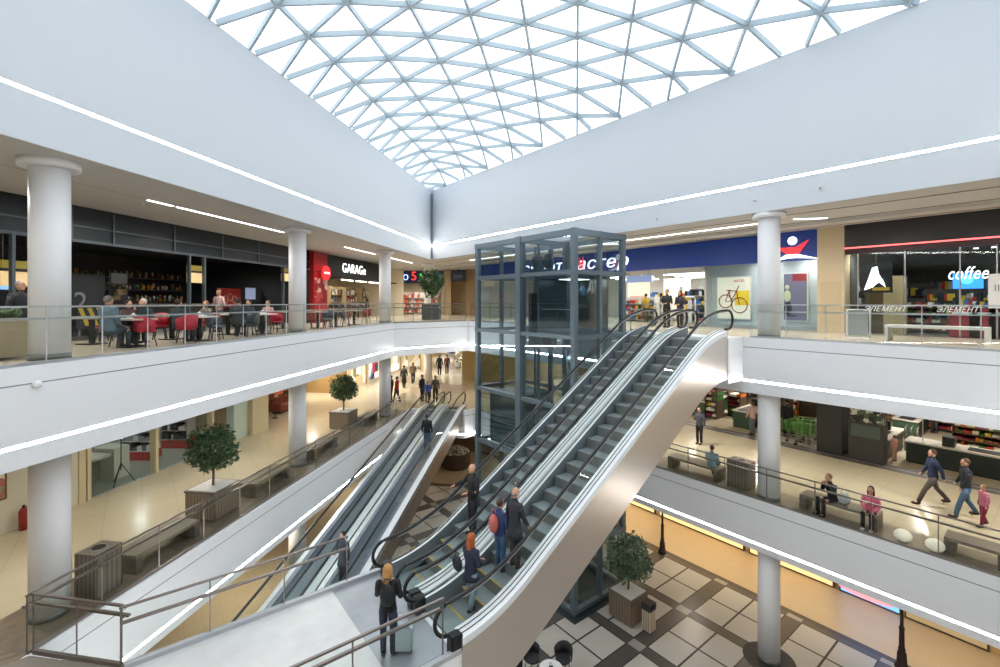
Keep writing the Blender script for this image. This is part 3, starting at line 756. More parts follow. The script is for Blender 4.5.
for k in range(2):
    t = thing('sale_table', ['dark display table with folded clothes in the shop, by the red pillar', 'dark display table with folded clothes in the shop, farther from the pillar'][k], 'table', (*LW(sq(338 + 20 * k, Q2 + 1.3), Q2 + 1.3), L2), AL)
    MB().box(-.8, -.4, .8, .8, .4, .86).build('tabletop', mat('bar_body', '#34302c'), t)
    for a in (-.75, .7):
        for b_ in (-.35, .3): MB().box(a, b_, 0, a + .05, b_ + .05, .8).build('leg', BLACK, t)
    gd = MB()
    for j in range(8): gd.k = j % 7; gd.box(-.7 + j * .18, -.3, .86, -.56 + j * .18, .3, .86 + random.uniform(.05, .3))
    tag(gd.build('folded_clothes', [mat('goods_cloth_%d' % i, '#888888') for i in range(7)], t), kind='stuff')

# ---------------------------------------------------------------- far shop facing us and beige corner wall
VA = -YAW                                           # rotation that turns a wall square to the view
def fx(x, f): return (x - 500) / FPX * f
fs = thing('shop_sign', 'navy fascia sign with white and coloured letters beyond the potted tree', 'sign', (*cam_xy(fx(375, 42), 42), 13.6), VA)
MB().box(0, -.1, 0, 6.3, .1, 1.15).build('sign_board', mat('sign_navy', '#26395c', .45), fs)
text('ышко', .95, mat('sign_blue_white', '#a9c4ff', .5, emit=1.5), (.45, -.12, .3), (PI / 2, 0, 0), 'letters', fs, bold=.02)
for i, (ch, c) in enumerate((('5', '#ff3a3a'), ('м', '#4fbf3a'), ('е', '#e8c92e'), ('с', '#3ab0e8'))):
    text(ch, 1.1, mat('sign_' + c[1:], c, .5, emit=1.2), (3.3 + i * .72, -.12, .3), (PI / 2, 0, 0), 'letters', fs, bold=.02)
fw = MB(); R = cam_xy(1, 0)
def fbox(mb, x0, x1, f0, f1, z0, z1):
    vs = [(*cam_xy(fx(x, f0), f), z) for z in (z0, z1) for f in (f0, f1) for x in (x0, x1)]
    return mb.add(vs, [(0, 2, 3, 1), (4, 5, 7, 6), (0, 1, 5, 4), (2, 6, 7, 3), (0, 4, 6, 2), (1, 3, 7, 5)])
struct('wall_far_beige', fbox(fbox(fbox(MB(), 444, 451, 41.9, 42.6, L2, 14.86), 451, 466, 43.5, 44, L2, 14.86), 466, 540, 41.9, 42.6, L2, 14.86), mat('beige_panel_wall', '#b89d74', .55))
struct('wall_toy_shop', fbox(fbox(MB(), 340, 446, 50, 50.2, L2, 14.8), 375, 377, 42, 50, L2, 14.8), mat('shop_warm_wall', '#d9c8a6'))
tv = thing('wall_screen', 'black screen hanging on the beige wall left of the lift', 'screen', (*cam_xy(fx(451, 41.5), 41.5), 13.75), VA)
MB().box(0, -.1, 0, 1.35, 0, 1.0).build('housing', BLACK, tv); MB().box(.05, -.11, .05, 1.3, -.1, .95).build('display', mat('tv_dark', '#20222e', .2, emit=.1), tv)
MB().box(.2, -.12, .45, 1.1, -.11, .55).box(.3, -.12, .3, 1.0, -.11, .36).build('pale_text_band', mat('tv_text', '#6f7390', .4), tv); MB().box(.6, -.02, 1.0, .75, .1, 1.2).build('bracket', BLACK, tv)
for k, x in enumerate((396, 408, 420, 434)):
    shelf('lit toy shelf inside the far shop under the navy sign', (*cam_xy(fx(x, 42) * 1.12, 48 - k % 2 * 2), L2), VA, 1.6, 2.2, .5, 'cosm', group='toy shelves in the far shop', emit=.15)
mb = MB()
for x in (386, 397, 419, 443): fbox(mb, x, x + .8, 41.7, 41.8, L2, 13.6)
tag(mb.build('toy_shopfront', mat('alu_frame', '#c8c4bc', .4, .5)), 'pale metal glazing frame of the far shop under the navy sign', 'shopfront')

# ---------------------------------------------------------------- upper floor right: sports shop and coffee shop
XS2 = 21.5
yX = lambda x, X=XS2: atX(x, 302, X).y
ya, yb, yc, yd, ye = yX(482), yX(699), yX(819), yX(846), -8
BLUE = mat('sign_royal_blue', '#1d3a86', .4, emit=.12)
sp = thing('shop_sign', 'royal blue fascia sign of the sports shop with white lettering and a runner emblem', 'sign', (XS2, 0, 13.62))
MB().box(-.15, yc, 0, .1, ya, 1.2).build('sign_board', BLUE, sp)
WS = mat('sign_white', '#ffffff')
def yx2(x): return yX(x, XS2 - .2)
y0, y1 = yx2(522), yx2(628)
tt = text('спортМастер', 1.0, WS, (-.18, y0, .28), (PI / 2, 0, -PI / 2), 'letters', sp, bold=.03, shear=.2)
wd = max(v.co.x for v in tt.data.vertices); tt.scale = ((y0 - y1) / wd, 1, 1)
y0 = yx2(581); text('М', 1.0, mat('sign_red', '#e83038', .5, emit=1.2), (-.2, yx2(578.5), .28), (PI / 2, 0, -PI / 2), 'red_letter_stroke', sp, bold=.0, sx=.5)
em = MB(); yy = yx2(791)
em.cyl(0, 0, -.02, .02, .17, n=20, M=Matrix.Translation((-.2, yy - .05, .82)) @ Matrix.Rotation(PI / 2, 4, 'Y')); em.build('emblem_head', WS, sp)
mb = MB(); F = lambda u, v: (yy - u, v)
def yz(mb, poly, x0, x1):
    n = len(poly); mb.add([(x0, *p) for p in poly] + [(x1, *p) for p in poly], [tuple(range(n)), tuple(n + i for i in reversed(range(n)))] + [(i, (i + 1) % n, n + (i + 1) % n, n + i) for i in range(n)]); return mb
yz(mb, [F(-.75, .62), F(-.3, .55), F(.2, .55), F(.65, .8), F(.3, .28), F(-.1, .25), F(-.35, .42)], -.24, -.2); mb.build('emblem_arms', mat('sign_red', '#e83038'), sp)
yz(MB(), [F(-.55, .02), F(-.2, .25), F(.25, .25), F(1.0, .02), F(.2, .1), F(-.1, .1)], -.24, -.2).build('emblem_legs', WS, sp)
struct('wall_display_pale', MB().box(XS2 + 1.0, yc, L2, XS2 + 1.15, yb, 14.86), mat('pale_blue_wall', '#cfd9de', .55))
struct('wall_display_plinth', MB().box(XS2 - .1, yc, L2, XS2 + 1.0, yb, L2 + .12).box(XS2 - .02, yc, L2 + .12, XS2 + .02, yb, L2 + .16), mat('display_plinth', '#8d979b', .5))
struct('window_display_pane', MB().box(XS2, yc, L2 + .14, XS2 + .015, yb, 13.6), GL_S)
struct('wall_pier_beige', MB().box(XS2 - .2, yd, L2, XS2 + .6, yc, 14.86), mat('beige_stone', '#cfbd9d', .5))
struct('trim_pier_panel', MB().box(XS2 - .215, yd + .12, L2 + .3, XS2 - .2, yc - .12, L2 + 2.0), mat('beige_stone_line', '#c6b492', .5))
struct('wall_sports_inner', MB().box(30, yb - 2, L2, 30.2, ya + 2, 14.86).box(XS2 + .5, yb - .1, L2, 30, yb, 14.86).box(XS2, ya, L2, 30, ya + .1, 14.86), mat('shop_white_wall', '#d7d5cf', .6))
def poster(label, x0, x1, yt, yb_, kind, X=XS2 + .96):
    a = atX(x0, yt, X); b = atX(x1, yb_, X); w, h = a.y - b.y, a.z - b.z
    t = thing('display_poster', label, 'poster', (X, b.y, b.z))
    MB().box(-.06, 0, 0, 0, w, h).build('frame', mat('poster_white', '#e8e8e2', .5), t)
    bk = mat('poster_cream', '#f3efdc', .5, emit=.25) if kind == 'bike' else mat('poster_lilac', '#7a7690', .5, emit=.1)
    MB().box(-.07, .06, .06, -.06, w - .06, h - .06).build('print', bk, t)
    if kind == 'bike':
        MB().box(-.076, .08, h * .33, -.07, w * .45, h * .66).build('yellow_patch', mat('poster_yellow', '#f0cf3a', .5, emit=.2), t)
        text('ARTEL', h * .085, mat('poster_redtxt', '#d8402c', .5), (-.08, w * .5, h * .86), (PI / 2, 0, -PI / 2), 'letters', t, extrude=.004, bold=.004, shear=.3)
        bi = MB(); r = h * .15; c1 = (w * .72, h * .42); c2 = (w * .32, h * .33)
        for c, rr in ((c1, r), (c2, r * 1.15)): bi.tube([(-.1, c[0] + rr * math.cos(a), c[1] + rr * math.sin(a)) for a in [2 * PI * i / 24 for i in range(24)]], h * .012, 5, closed=True)
        P = {'bb': (w * .55, h * .42), 'st': (w * .62, h * .66), 'hd': (w * .40, h * .66), 'hb': (w * .33, h * .78)}
        for u, v in ((c1, 'bb'), ('bb', 'st'), ('st', 'hd'), ('bb', 'hd'), (c1, 'st'), (c2, 'hd'), ('hd', 'hb')):
            u = P.get(u, u) if isinstance(u, str) else u; v = P[v]
            bi.bar((-.1, *u), (-.1, *v), h * .014)
        bi.bar((-.1, P['st'][0] + .12, P['st'][1] + .03), (-.1, P['st'][0] - .1, P['st'][1] + .03), h * .02)
        bi.build('bicycle_picture', mat('bike_red', '#9a4a3c', .5), t)
    else:
        MB().box(-.075, .06, h - h * .18, -.07, w * .6, h - .06).build('red_corner', mat('poster_red2', '#a03a44', .5), t)
        fg = MB(); fg.ball((-.09, w * .8, h * .70), .02, .09, .11).ball((-.09, w * .8, h * .52), .02, .15, .26); fg.build('pale_rider_top', mat('rider_pale', '#d9dab8', .6), t)
        fg = MB(); fg.ball((-.09, w * .78, h * .28), .02, .15, .3).bar((-.09, w * .8, h * .12), (-.09, w * .45, h * .12), .05).build('dark_rider_legs', mat('rider_dark', '#33384a', .6), t)
    return t
poster('cream and yellow bicycle poster on the pale wall beside the escalator head', 717, 752, 277, 320, 'bike')
poster('grey lilac cyclist poster on the pale wall, right of the white column', 783, 809, 273, 322, 'rider')
# antitheft gates and interior of the sports shop
for k, x in enumerate((667, 690)):
    p = atX(x, 330, 21.3); t = thing('security_gate', ['white antitheft gate left of the couple at the sports shop', 'white antitheft gate right of the couple at the sports shop'][k], 'gate', (21.3, p.y, L2), 0)
    MB().tube([(0, -.28, .02), (0, -.28, 1.35), (0, -.2, 1.45), (0, .2, 1.45), (0, .28, 1.35), (0, .28, .02)], .03, 8).build('frame', WHITE, t)
    MB().box(-.015, -.1, .15, .015, .1, 1.3).build('inner_panel', mat('gate_panel', '#c9cdd2', .4), t); MB().box(-.1, -.35, 0, .1, .35, .04).build('base', STEEL, t)
def poster2(label, x0, x1, yt, yb_, X, c):
    a = atX(x0, yt, X); b = atX(x1, yb_, X)
    t = thing('hanging_poster', label, 'poster', (X, b.y, b.z)); w, h = a.y - b.y, a.z - b.z
    MB().box(-.03, 0, 0, 0, w, h).build('board', mat('poster_cream', '#f3efdc'), t)
    for i, (c_, u0, u1, v0, v1) in enumerate(c): MB().box(-.036 - i * .003, w * u0, h * v0, -.03, w * u1, h * v1).build('colour_patch', mat('patch' + c_[1:], c_, .5, emit=.2), t)
    [MB().bar((0, a_, h), (0, a_, 14.8 - b.z), .02).build('hanger', STEEL, t) for a_ in (.1, w - .1)]
poster2('cream poster with a yellow corner behind the couple', 664, 691, 279, 318, 25, [('#f2cc30', .02, .45, .05, .55), ('#cfe0e6', .1, .95, .7, .98)])
poster2('pinkish cream poster at the left of the sports shop entrance', 628, 650, 280, 312, 26, [('#e9b9a8', .2, .9, .1, .5)])
p = atX(639, 279, 23.5); t = thing('shop_sign', 'small pale blue hanging sign inside the sports shop', 'sign', (p.x, p.y, p.z - .2)); MB().box(-.04, -.9, 0, .04, .9, .4).build('board', mat('pale_blue_sign', '#8aa0c8', .5, emit=.5), t); [MB().bar((0, a_, .4), (0, a_, 14.7 - p.z), .02).build('hanger', STEEL, t) for a_ in (-.7, .7)]
k = 0
for (x, y, w_) in ((24.5, yX(640, 24.5), 2.4), (27.5, yX(650, 27.5), 2.6), (27.0, yX(684, 27), 2.4), (25.0, yX(695, 25), 1.6), (29.2, yX(668, 29.2), 3)):
    shelf(['low sportswear rack at the left of the sports shop', 'sportswear rack deep inside the sports shop', 'sportswear rack behind the couple', 'narrow sportswear rack by the pale display wall', 'long sportswear rack on the rear wall of the sports shop'][k], (x, y, L2), -PI / 2, w_, 1.5 if k == 0 else 2.1, .6, 'sport'); k += 1
for k, (x, y) in enumerate(((24, yb + 2), (24, yb + 6.5), (26, yb + 2.5), (26, yb + 7), (28, yb + 3), (28, yb + 8))):
    t = thing('ceiling_lamp_bar', 'long white lamp bar hanging in the sports shop', 'lamp', (x, y, 13.45), 0, 'lamp bars in the sports shop')
    MB().box(-.06, -1.5, 0, .06, 1.5, .05).build('tube', mat('tube_white', '#ffffff', .5, emit=6), t); MB().box(-.07, -1.5, .05, .07, 1.5, .1).build('housing', WHITE, t); [MB().bar((0, a_, .1), (0, a_, 1.4), .01).build('hanger', STEEL, t) for a_ in (-1, 1)]
# coffee and electronics shop
bk = thing('shop_sign', 'black fascia with a thin red light line over the coffee shop front', 'sign', (XS2, ye, 13.95))
MB().box(-.2, 0, 0, .1, yd - ye, .9).build('sign_board', mat('fascia_charcoal', '#2c2c2e', .4), bk)
MB().box(-.22, 0, -.02, -.2, yd - ye, .03).build('red_light_line', mat('red_line', '#ff6a6a', .5, emit=1.8), bk)
MB().box(-.1, 0, -.22, .1, yd - ye, -.02).build('lower_band', mat('dark_red_band', '#3a2426', .4), bk)
struct('window_coffee', MB().box(XS2, ye, L2 + .05, XS2 + .015, yd, 13.73), GL_S)
struct('wall_coffee_inner', MB().box(30, ye, L2, 30.2, yd + 1, 14.86).box(XS2 + .5, yd, L2, 30, yd + .1, 14.86), mat('coffee_wall', '#6f706e', .6))
struct('ceiling_coffee', MB().box(XS2 + .1, ye, 14.2, 30, yd, 14.3), mat('coffee_ceiling', '#77797a', .6))
struct('floor_coffee', MB().box(XS2 + .1, ye, L2, 30, yd, L2 + .006), mat('coffee_floor', '#6b6862', .4))
fr = thing('shop_glazing', 'slim glazing frame of the coffee shop front', 'shopfront', (XS2, 0, L2))
for x in (858, 905, 960, 997): MB().box(-.02, yX(x) - .02, 0, .03, yX(x) + .02, 3.1).build('mullion', STEEL, fr)
MB().box(-.03, ye, 3.03, .03, yd, 3.1).build('head_rail', STEEL_L, fr)
def xtext(body, x0, x1, ybase, size, m, X, label, name='window_lettering', shear=0, backing=None):
    a = atX(x0, ybase, X); b = atX(x1, ybase, X)
    t = thing(name, label, 'sign', (X, a.y, a.z))
    o = text(body, size, m, (0, 0, 0), (PI / 2, 0, -PI / 2), 'letters', t, shear=shear, extrude=.015, bold=.012)
    wd = max(v.co.x for v in o.data.vertices); o.scale = ((a.y - b.y) / wd, 1, 1)
    if backing: backing(t, a.y - b.y)
    return t
xtext('coffee', 947, 989, 279.5, .62, mat('sign_white', '#ffffff'), XS2 + 1.2, 'glowing white slanted coffee lettering in the shop window', shear=.3)
xtext('ЭЛЕМЕНТ', 863, 908, 311, .26, mat('frost_white', '#dfe2e2', .6, emit=.25), XS2 - .03, 'frosted slanted lettering on the shop glass, beside the pier', shear=.4)
xtext('ЭЛЕМЕНТ', 936, 980, 312, .26, mat('frost_white', '#dfe2e2'), XS2 - .03, 'frosted slanted lettering on the shop glass, below the word coffee', shear=.4)
xtext('11', 993.5, 999, 291, .3, BLACK, XS2 - .05, 'white placard with the figure 11 at the right edge of the window', 'placard', backing=lambda t, w: MB().box(.01, -.8, -.55, .04, .12, .55).build('board', mat('placard_white', '#d9d9d9', .5), t))
p = atX(876, 273, XS2 + .5); t = thing('hanging_sign', 'square black hanging sign with a white figure near the beige pier', 'sign', (p.x, p.y, p.z - .25))
MB().box(-.05, -.48, -.5, .05, .48, .62).build('board', BLACK, t); yz(MB(), [(.35, -.4), (.1, .45), (-.05, .5), (-.1, .2), (-.25, -.1), (-.3, -.3), (-.1, -.1), (.1, -.3)], -.07, -.05).build('white_shape', WS, t); MB().box(-.07, -.42, -.42, -.05, .1, -.3).build('yellow_tab', YEL, t); MB().bar((0, 0, .6), (0, 0, 14.2 - p.z + .25), .02).build('hanger', STEEL, t)
p = atX(968, 281, XS2 + 2.5); t = thing('wall_screen', 'bright blue screen below the coffee lettering', 'screen', (p.x, p.y, p.z)); MB().box(-.03, -.42, -.3, .03, .42, .3).build('housing', BLACK, t); MB().box(-.04, -.4, -.28, -.03, .4, .28).build('display', mat('screen_cyan', '#2f7fd8', .4, emit=2), t); MB().cyl(0, 0, -.01, .01, .16, n=20, M=Matrix.Translation((-.05, .02, .05)) @ Matrix.Rotation(PI / 2, 4, 'Y')).build('pale_disc', mat('cyan_disc', '#58d0e8', .5, emit=2), t); MB().bar((0, 0, .3), (0, 0, 14.2 - p.z), .03).build('bracket', BLACK, t)
k = 0
labs = ['tall dark shelf beside the beige pier in the electronics shop', 'shelf of gadgets behind the word coffee', 'low shelf stacked with red boxes in the electronics shop', 'rear shelf of the electronics shop under the lamps', 'right-hand rear shelf of the electronics shop', 'shelf of dark goods in the middle of the electronics shop']
for (X, x, w_, h_) in ((23.4, 861, 1.2, 2.2), (24.5, 965, 2.2, 1.7), (24, 925, 2.4, 1.35), (28.5, 890, 2.4, 2.3), (28.5, 966, 2.2, 2.3), (26, 905, 2.2, 2.0)):
    shelf(labs[k], (X, yX(x, X), L2), -PI / 2, w_, h_, .6, 'food' if k == 2 else 'sport', frame=mat('shelf_charcoal', '#4b4d4f', .5), dens=1.3); k += 1
p = atX(887, 300, 23); t = thing('wardrobe_box', 'tall tan cabinet standing in the electronics shop window', 'cabinet', (p.x, p.y, L2)); MB().box(-.3, -.55, 0, .3, .05, 2.2).build('pale_half', mat('tan_pale', '#bfae86', .5), t); MB().box(-.31, .05, 0, .3, .6, 2.2).build('brown_half', mat('tan_brown', '#5f5030', .5), t)
for k, x in enumerate((966, 986, 1006)):
    t = thing('sale_cube', ['red sale cube under the placard row, nearest the lettering', 'red sale cube, middle one of the row at the window', 'red sale cube at the right edge of the window'][k], 'cube', (XS2 + .55, yX(x, XS2 + .55), L2), 0, 'red sale cubes in the window')
    MB().box(-.3, -.38, 0, .3, .38, 1.0).build('body', mat('sale_red', '#a02634', .5), t, bevel=.02); MB().box(-.31, -.3, .78, -.3, .3, .86).build('white_band', WHITE, t); gd = MB()
    for j in range(7): gd.k = j % 6; gd.box(-.28, -.36 + j * .1, 1.0, .2, -.28 + j * .1, 1.0 + random.uniform(.1, .3))
    tag(gd.build('merchandise', [mat('goods_sport_%d' % i, '#888') for i in range(6)], t), kind='stuff')
for k in range(14):
    X = 22.5 + (k % 4) * 1.7; x = 865 + (k * 37) % 130
    t = thing('ceiling_spot', 'small lit ceiling spot of the electronics shop', 'lamp', (X, yX(x, X), 14.2), 0, 'ceiling spots of the electronics shop')
    MB().cyl(0, 0, -.05, 0, .1, n=12).build('ring', WHITE, t); MB().cyl(0, 0, -.06, -.05, .07, n=12).build('lens', mat('spot_lens', '#fff6e0'), t)
mb = MB(); pts = [(22.6, yX(850, 22.6)), (22.8, yX(880, 22.8)), (22.5, yX(900, 22.5)), (22.9, yX(925, 22.9)), (22.5, yX(945, 22.5)), (22.9, yX(975, 22.9)), (22.5, yX(985, 22.5))]
for a, b in zip(pts[:-1], pts[1:]): mb.bar((*a, 14.0), (*b, 14.0), .06)
tag(mb.build('zigzag_lamp', mat('lamp_bar_white', '#fff4e0')), 'zigzag white lamp line near the ceiling of the electronics shop', 'lamp')
# things standing on the walkway in front
p = at(858, 341, L2); t = thing('notice_stand', 'white framed notice stand in front of the beige pier', 'stand', (18.6, yX(858, 18.6), L2)); MB().tube([(0, -.3, 0), (0, -.3, .95), (0, .3, .95), (0, .3, 0)], .03, 6).build('frame', WHITE, t); MB().box(-.01, -.27, .1, .01, .27, .92).build('panel', mat('notice_grey', '#9aa0a2', .5), t); MB().box(-.2, -.33, 0, .2, .33, .03).build('foot', WHITE, t)
t = thing('long_bench', 'long pale bench with a white frame before the electronics shop', 'bench', (18.4, (yX(887, 18.4) + yX(990, 18.4)) / 2, L2)); ln = (yX(887, 18.4) - yX(990, 18.4)) / 2
MB().box(-.3, -ln, .42, .3, ln, .50).build('seat', mat('bench_white', '#dcdcd8', .5), t)
for sgn in (-1, 1): MB().box(-.3, sgn * (ln - .04) - .04, 0, .3, sgn * (ln - .04) + .04, .42).build('leg', mat('bench_white', '#dcdcd8'), t)
# ---------------------------------------------------------------- ceiling lines on the upper floor
def strip(label, a, b, z, w=.09):
    t = thing('ceiling_strip_lamp', label, 'lamp', (a[0], a[1], z), 0, None); o = Vector((a[0], a[1], z))
    A, B = Vector((*a, z)) - o, Vector((*b, z)) - o
    MB().bar(A, B, w + .03, .03).build('housing', STEEL_L, t); MB().bar(A - Vector((0, 0, .02)), B - Vector((0, 0, .02)), w, .02).build('diffuser', mat('strip_glow', '#ffffff', .5, emit=4), t)
QL = 2.2
strip('glowing ceiling line between the first and second columns before the cafe', LW(sq(148, QL), QL), LW(sq(284, QL), QL), 14.85)
strip('glowing ceiling line between the second and third columns before the cafe', LW(sq(345, QL), QL), LW(sq(375, QL), QL), 14.85)
strip('glowing ceiling line at the head of the left arcade, past the third column', LW(sq(391, QL), QL), LW(sq(412, QL), QL), 14.85)
strip('long glowing ceiling line over the walkway before the sports shop', (18.2, yX(760, 18.2)), (18.2, yX(470, 18.2)), 14.85)
strip('short glowing ceiling line between the sports shop and the pier', (18.2, yX(794, 18.2)), (18.9, yX(827, 18.9)), 14.85)
struct('trim_ceiling_groove_left', lbox(MB(), sq(-200, QL), sq(148, QL), QL - .02, QL + .02, 14.845, 14.86), SEAM)
mb = MB()
for X in (17.2, 19.2, 20.2, 20.9): mb.box(X, -6, 14.83, X + .06, 30, 14.862)
struct('trim_ceiling_groove_right', mb, mat('groove_dark', '#857c70', .8))
struct('trim_ceiling_step_right', MB().box(19.4, -8, 14.74, 20.1, 34, 14.86), BEIGE_C)
# ---------------------------------------------------------------- people
SKIN = mat('skin', '#d3a284', .55); HAIRC = {}
def skin_mesh(verts, edges, radii, root=0, sub=1, extra=None):
    me = bpy.data.meshes.new('tmp'); me.from_pydata([tuple(v) for v in verts], edges, [])
    o = bpy.data.objects.new('tmp', me); COL.objects.link(o)
    m = o.modifiers.new('s', 'SKIN'); m.use_smooth_shade = True; m.branch_smoothing = .4
    for i, r in enumerate(radii):
        r = r if isinstance(r, tuple) else (r, r)
        me.skin_vertices[0].data[i].radius = r; me.skin_vertices[0].data[i].use_root = (i == root)
    if sub: q = o.modifiers.new('u', 'SUBSURF'); q.levels = sub
    dg = bpy.context.evaluated_depsgraph_get(); out = bpy.data.meshes.new_from_object(o.evaluated_get(dg))
    bpy.data.objects.remove(o)
    if extra:
        mb = extra; bm = bmesh.new(); bm.from_mesh(out); t = bpy.data.meshes.new('t'); t.from_pydata(mb.v, [], mb.f); 
        for p in t.polygons: p.use_smooth = True
        bm.from_mesh(t); bm.to_mesh(out); bm.free()
    return out
def mobj(name, me, m, parent):
    me.materials.clear(); me.materials.append(m); o = bpy.data.objects.new(name, me); COL.objects.link(o); o.parent = parent; return o
ARMS = {'down': ((-.02, .23, 1.15), (.04, .25, .90)), 'back': ((-.12, .22, 1.17), (-.16, .23, .93)), 'fwd': ((.06, .22, 1.16), (.20, .20, .95)), 'bent': ((.0, .24, 1.15), (.22, .12, 1.12)),
        'phone': ((.08, .22, 1.16), (.27, .06, 1.30)), 'face': ((.14, .2, 1.22), (.17, .07, 1.48)), 'rail': ((.08, .34, 1.24), (.24, .50, 1.12)), 'lap': ((.04, .22, 1.16), (.24, .10, 1.02)), 'hold': ((.0, .25, 1.16), (.10, .30, .95))}
def person(label, loc, face, h=1.72, top='#22242a', legs='#2b2f3a', hair='#3a2a20', pose='stand', arms=('down', 'down'), stride=0., long_hair=False, coat=0., lean=0., near=False, shoes='#1d1c1c', bald=False, group=None, head_turn=0., build=1.0):
    root = thing('person', label, 'person', loc, face, group); K = h / 1.75
    sit = pose == 'sit'; dz = -.45 if sit else 0.
    def S(v): return Vector((v[0], v[1], v[2])) * K
    hipz = .93 + dz - abs(stride) * .06
    off = hipz - .93
    lx = lambda z: lean * max(0, z - .95) / .6
    T = lambda v: S((v[0] + lx(v[2]), v[1], v[2] + off))
    # skeleton
    V = [T((0, 0, .95)), T((0, 0, 1.08)), T((0, 0, 1.28)), T((0, 0, 1.44)), T((.01, 0, 1.53)), T((.01, 0, 1.58))]
    E = [(0, 1), (1, 2), (2, 3), (3, 4), (4, 5)]; R = [.09, .085, .085, .05, .05, .055]
    leg = []
    for sd in (1, -1):
        st = stride * sd
        hip = S((0, sd * .085, hipz - .03))
        if sit: kn, an, toe = S((.43, sd * .11, .52)), S((.43, sd * .11, .09)), S((.58, sd * .12, .04))
        else:
            kn = S((st * .5 + (.07 if st <= 0 and stride else .03), sd * .095, .50)); an = S((st, sd * .09, .09 + (.10 if st < 0 else 0))); toe = S((st + .15, sd * .10, .04 + (.02 if st < 0 else 0)))
        i = len(V); V += [hip, kn, an, toe]; E += [(0, i), (i, i + 1), (i + 1, i + 2), (i + 2, i + 3)]; R += [.085, .058, .040, .032]; leg.append((hip, kn, an, toe))
    arm = []; nv = len(V)
    for sd, a in zip((1, -1), arms):
        e, w_ = ARMS[a]; sh = T((0, sd * .175, 1.41)); el = T((e[0], sd * e[1], e[2])); wr = T((w_[0], sd * w_[1], w_[2]))
        d = (wr - el).normalized(); hd = wr + d * .08 * K
        i = len(V); V += [sh, el, wr, hd]; E += [(3, i), (i, i + 1), (i + 1, i + 2), (i + 2, i + 3)]; R += [.035, .032, .028, .036]; arm.append((sh, el, wr, hd, d))
    R = [r * K * build for r in R]
    hc = T((.02, 0, 1.65)); ex = MB(); Mh = Matrix.Rotation(head_turn, 3, 'Z')
    ex.ball(hc, .098 * K, .078 * K, .118 * K, 14, 10, Mh)
    def hp(v): return hc + Mh @ (Vector(v) * K)
    ex.ball(hp((.098, 0, -.012)), .018 * K, .012 * K, .022 * K, 6, 4); ex.ball(hp((.07, 0, -.085)), .03 * K, .03 * K, .022 * K, 8, 5)
    for sd in (1, -1): ex.ball(hp((0, sd * .08, -.01)), .018 * K, .012 * K, .03 * K, 6, 4)
    if near:
        for (sh, el, wr, hd, d) in arm:
            side = d.cross(Vector((0, 0, 1))); side = side.normalized() if side.length > .1 else Vector((1, 0, 0)); nrm = side.cross(d)
            for f in range(4):
                p0 = hd + side * (.012 + -.010 * 0) * 0 + side * ((f - 1.5) * .019 * K); ln = (.07, .08, .075, .06)[f] * K
                p1 = p0 + d * ln * .5 + nrm * .008; p2 = p0 + d * ln - nrm * .028 * K
                ex.tube([p0 - d * .02, p1, p2], .0085 * K, 5)
            ex.tube([hd - d * .04 * K, hd - side * .045 * K, hd - side * .055 * K + d * .03 * K], .010 * K, 5)
    mobj('body', skin_mesh(V, E, R, 0, 1, ex), SKIN, root)
    # trousers: hips loft plus tapering legs
    tr = MB(); c0 = V[0]
    tr.lathe(0, 0, [(.0, 0)] * 0 or [(.001, -.10 * K), (.10 * K, -.09 * K), (.130 * K * build, -.02 * K), (.132 * K * build, .06 * K), (.12 * K * build, .12 * K), (.001, .125 * K)], 16)
    tr.v = [(c0.x + x * .80, c0.y + y * 1.08, c0.z + z) for x, y, z in tr.v]
    for (hip, kn, an, toe) in leg:
        hh = hip + Vector((0, 0, .0)); mid = hip.lerp(kn, .5)
        tr.tube([hh, mid, kn, kn.lerp(an, .35), an - Vector((0, 0, .02 * K))], .08, 12, rs=[.092 * K * build, .084 * K * build, .064 * K * build, .066 * K, .055 * K])
        tr.ball(hh, .092 * K * build, n=10, m=6); tr.ball(kn, .064 * K * build, n=10, m=6)
    tr.build('trousers', mat('cloth_' + legs[1:], legs, .8), root)
    # jacket: lofted torso with shoulders, collar opening and tapering sleeves
    jk = MB(); B = build
    lv = [(-.06, .118, .160), (.0, .122, .165), (.13, .108, .148), (.30, .118, .168), (.42, .112, .185), (.485, .085, .165), (.525, .062, .105), (.555, .055, .062), (.60, .056, .058)]
    if coat and not sit: lv = [(-.06 - coat, .172, .200), (-.06 - coat * .5, .155, .186)] + lv
    n_ = 18; b_ = 0
    for dz_, rx_, ry_ in lv:
        ax = lean * max(0, dz_) / .6 * K
        for q in range(n_):
            a = 2 * PI * q / n_; jk.v.append((c0.x + ax - (lx(.95)) * K + rx_ * K * B * math.cos(a), c0.y + ry_ * K * (B if dz_ < .5 else 1) * math.sin(a), c0.z + dz_ * K))
    for l_ in range(len(lv) - 1):
        for q in range(n_): jk.f.append([l_ * n_ + q, l_ * n_ + (q + 1) % n_, (l_ + 1) * n_ + (q + 1) % n_, (l_ + 1) * n_ + q]); jk.m.append(0); jk.sm.append(True)
    jk.f.append([q for q in reversed(range(n_))]); jk.m.append(0); jk.sm.append(False)
    for (sh, el, wr, hd, d) in arm:
        s2 = sh.lerp(el, .0); ar = [.070 * K * B, .062 * K * B, .054 * K * B, .050 * K, .040 * K]
        jk.tube([s2, sh.lerp(el, .5), el, el.lerp(wr, .5), wr], .05, 12, rs=ar)
        jk.ball(s2, .072 * K * B, n=12, m=8); jk.ball(el, .054 * K * B, n=10, m=6)
    j = jk.build('jacket', mat('cloth_' + top[1:], top, .75), root)
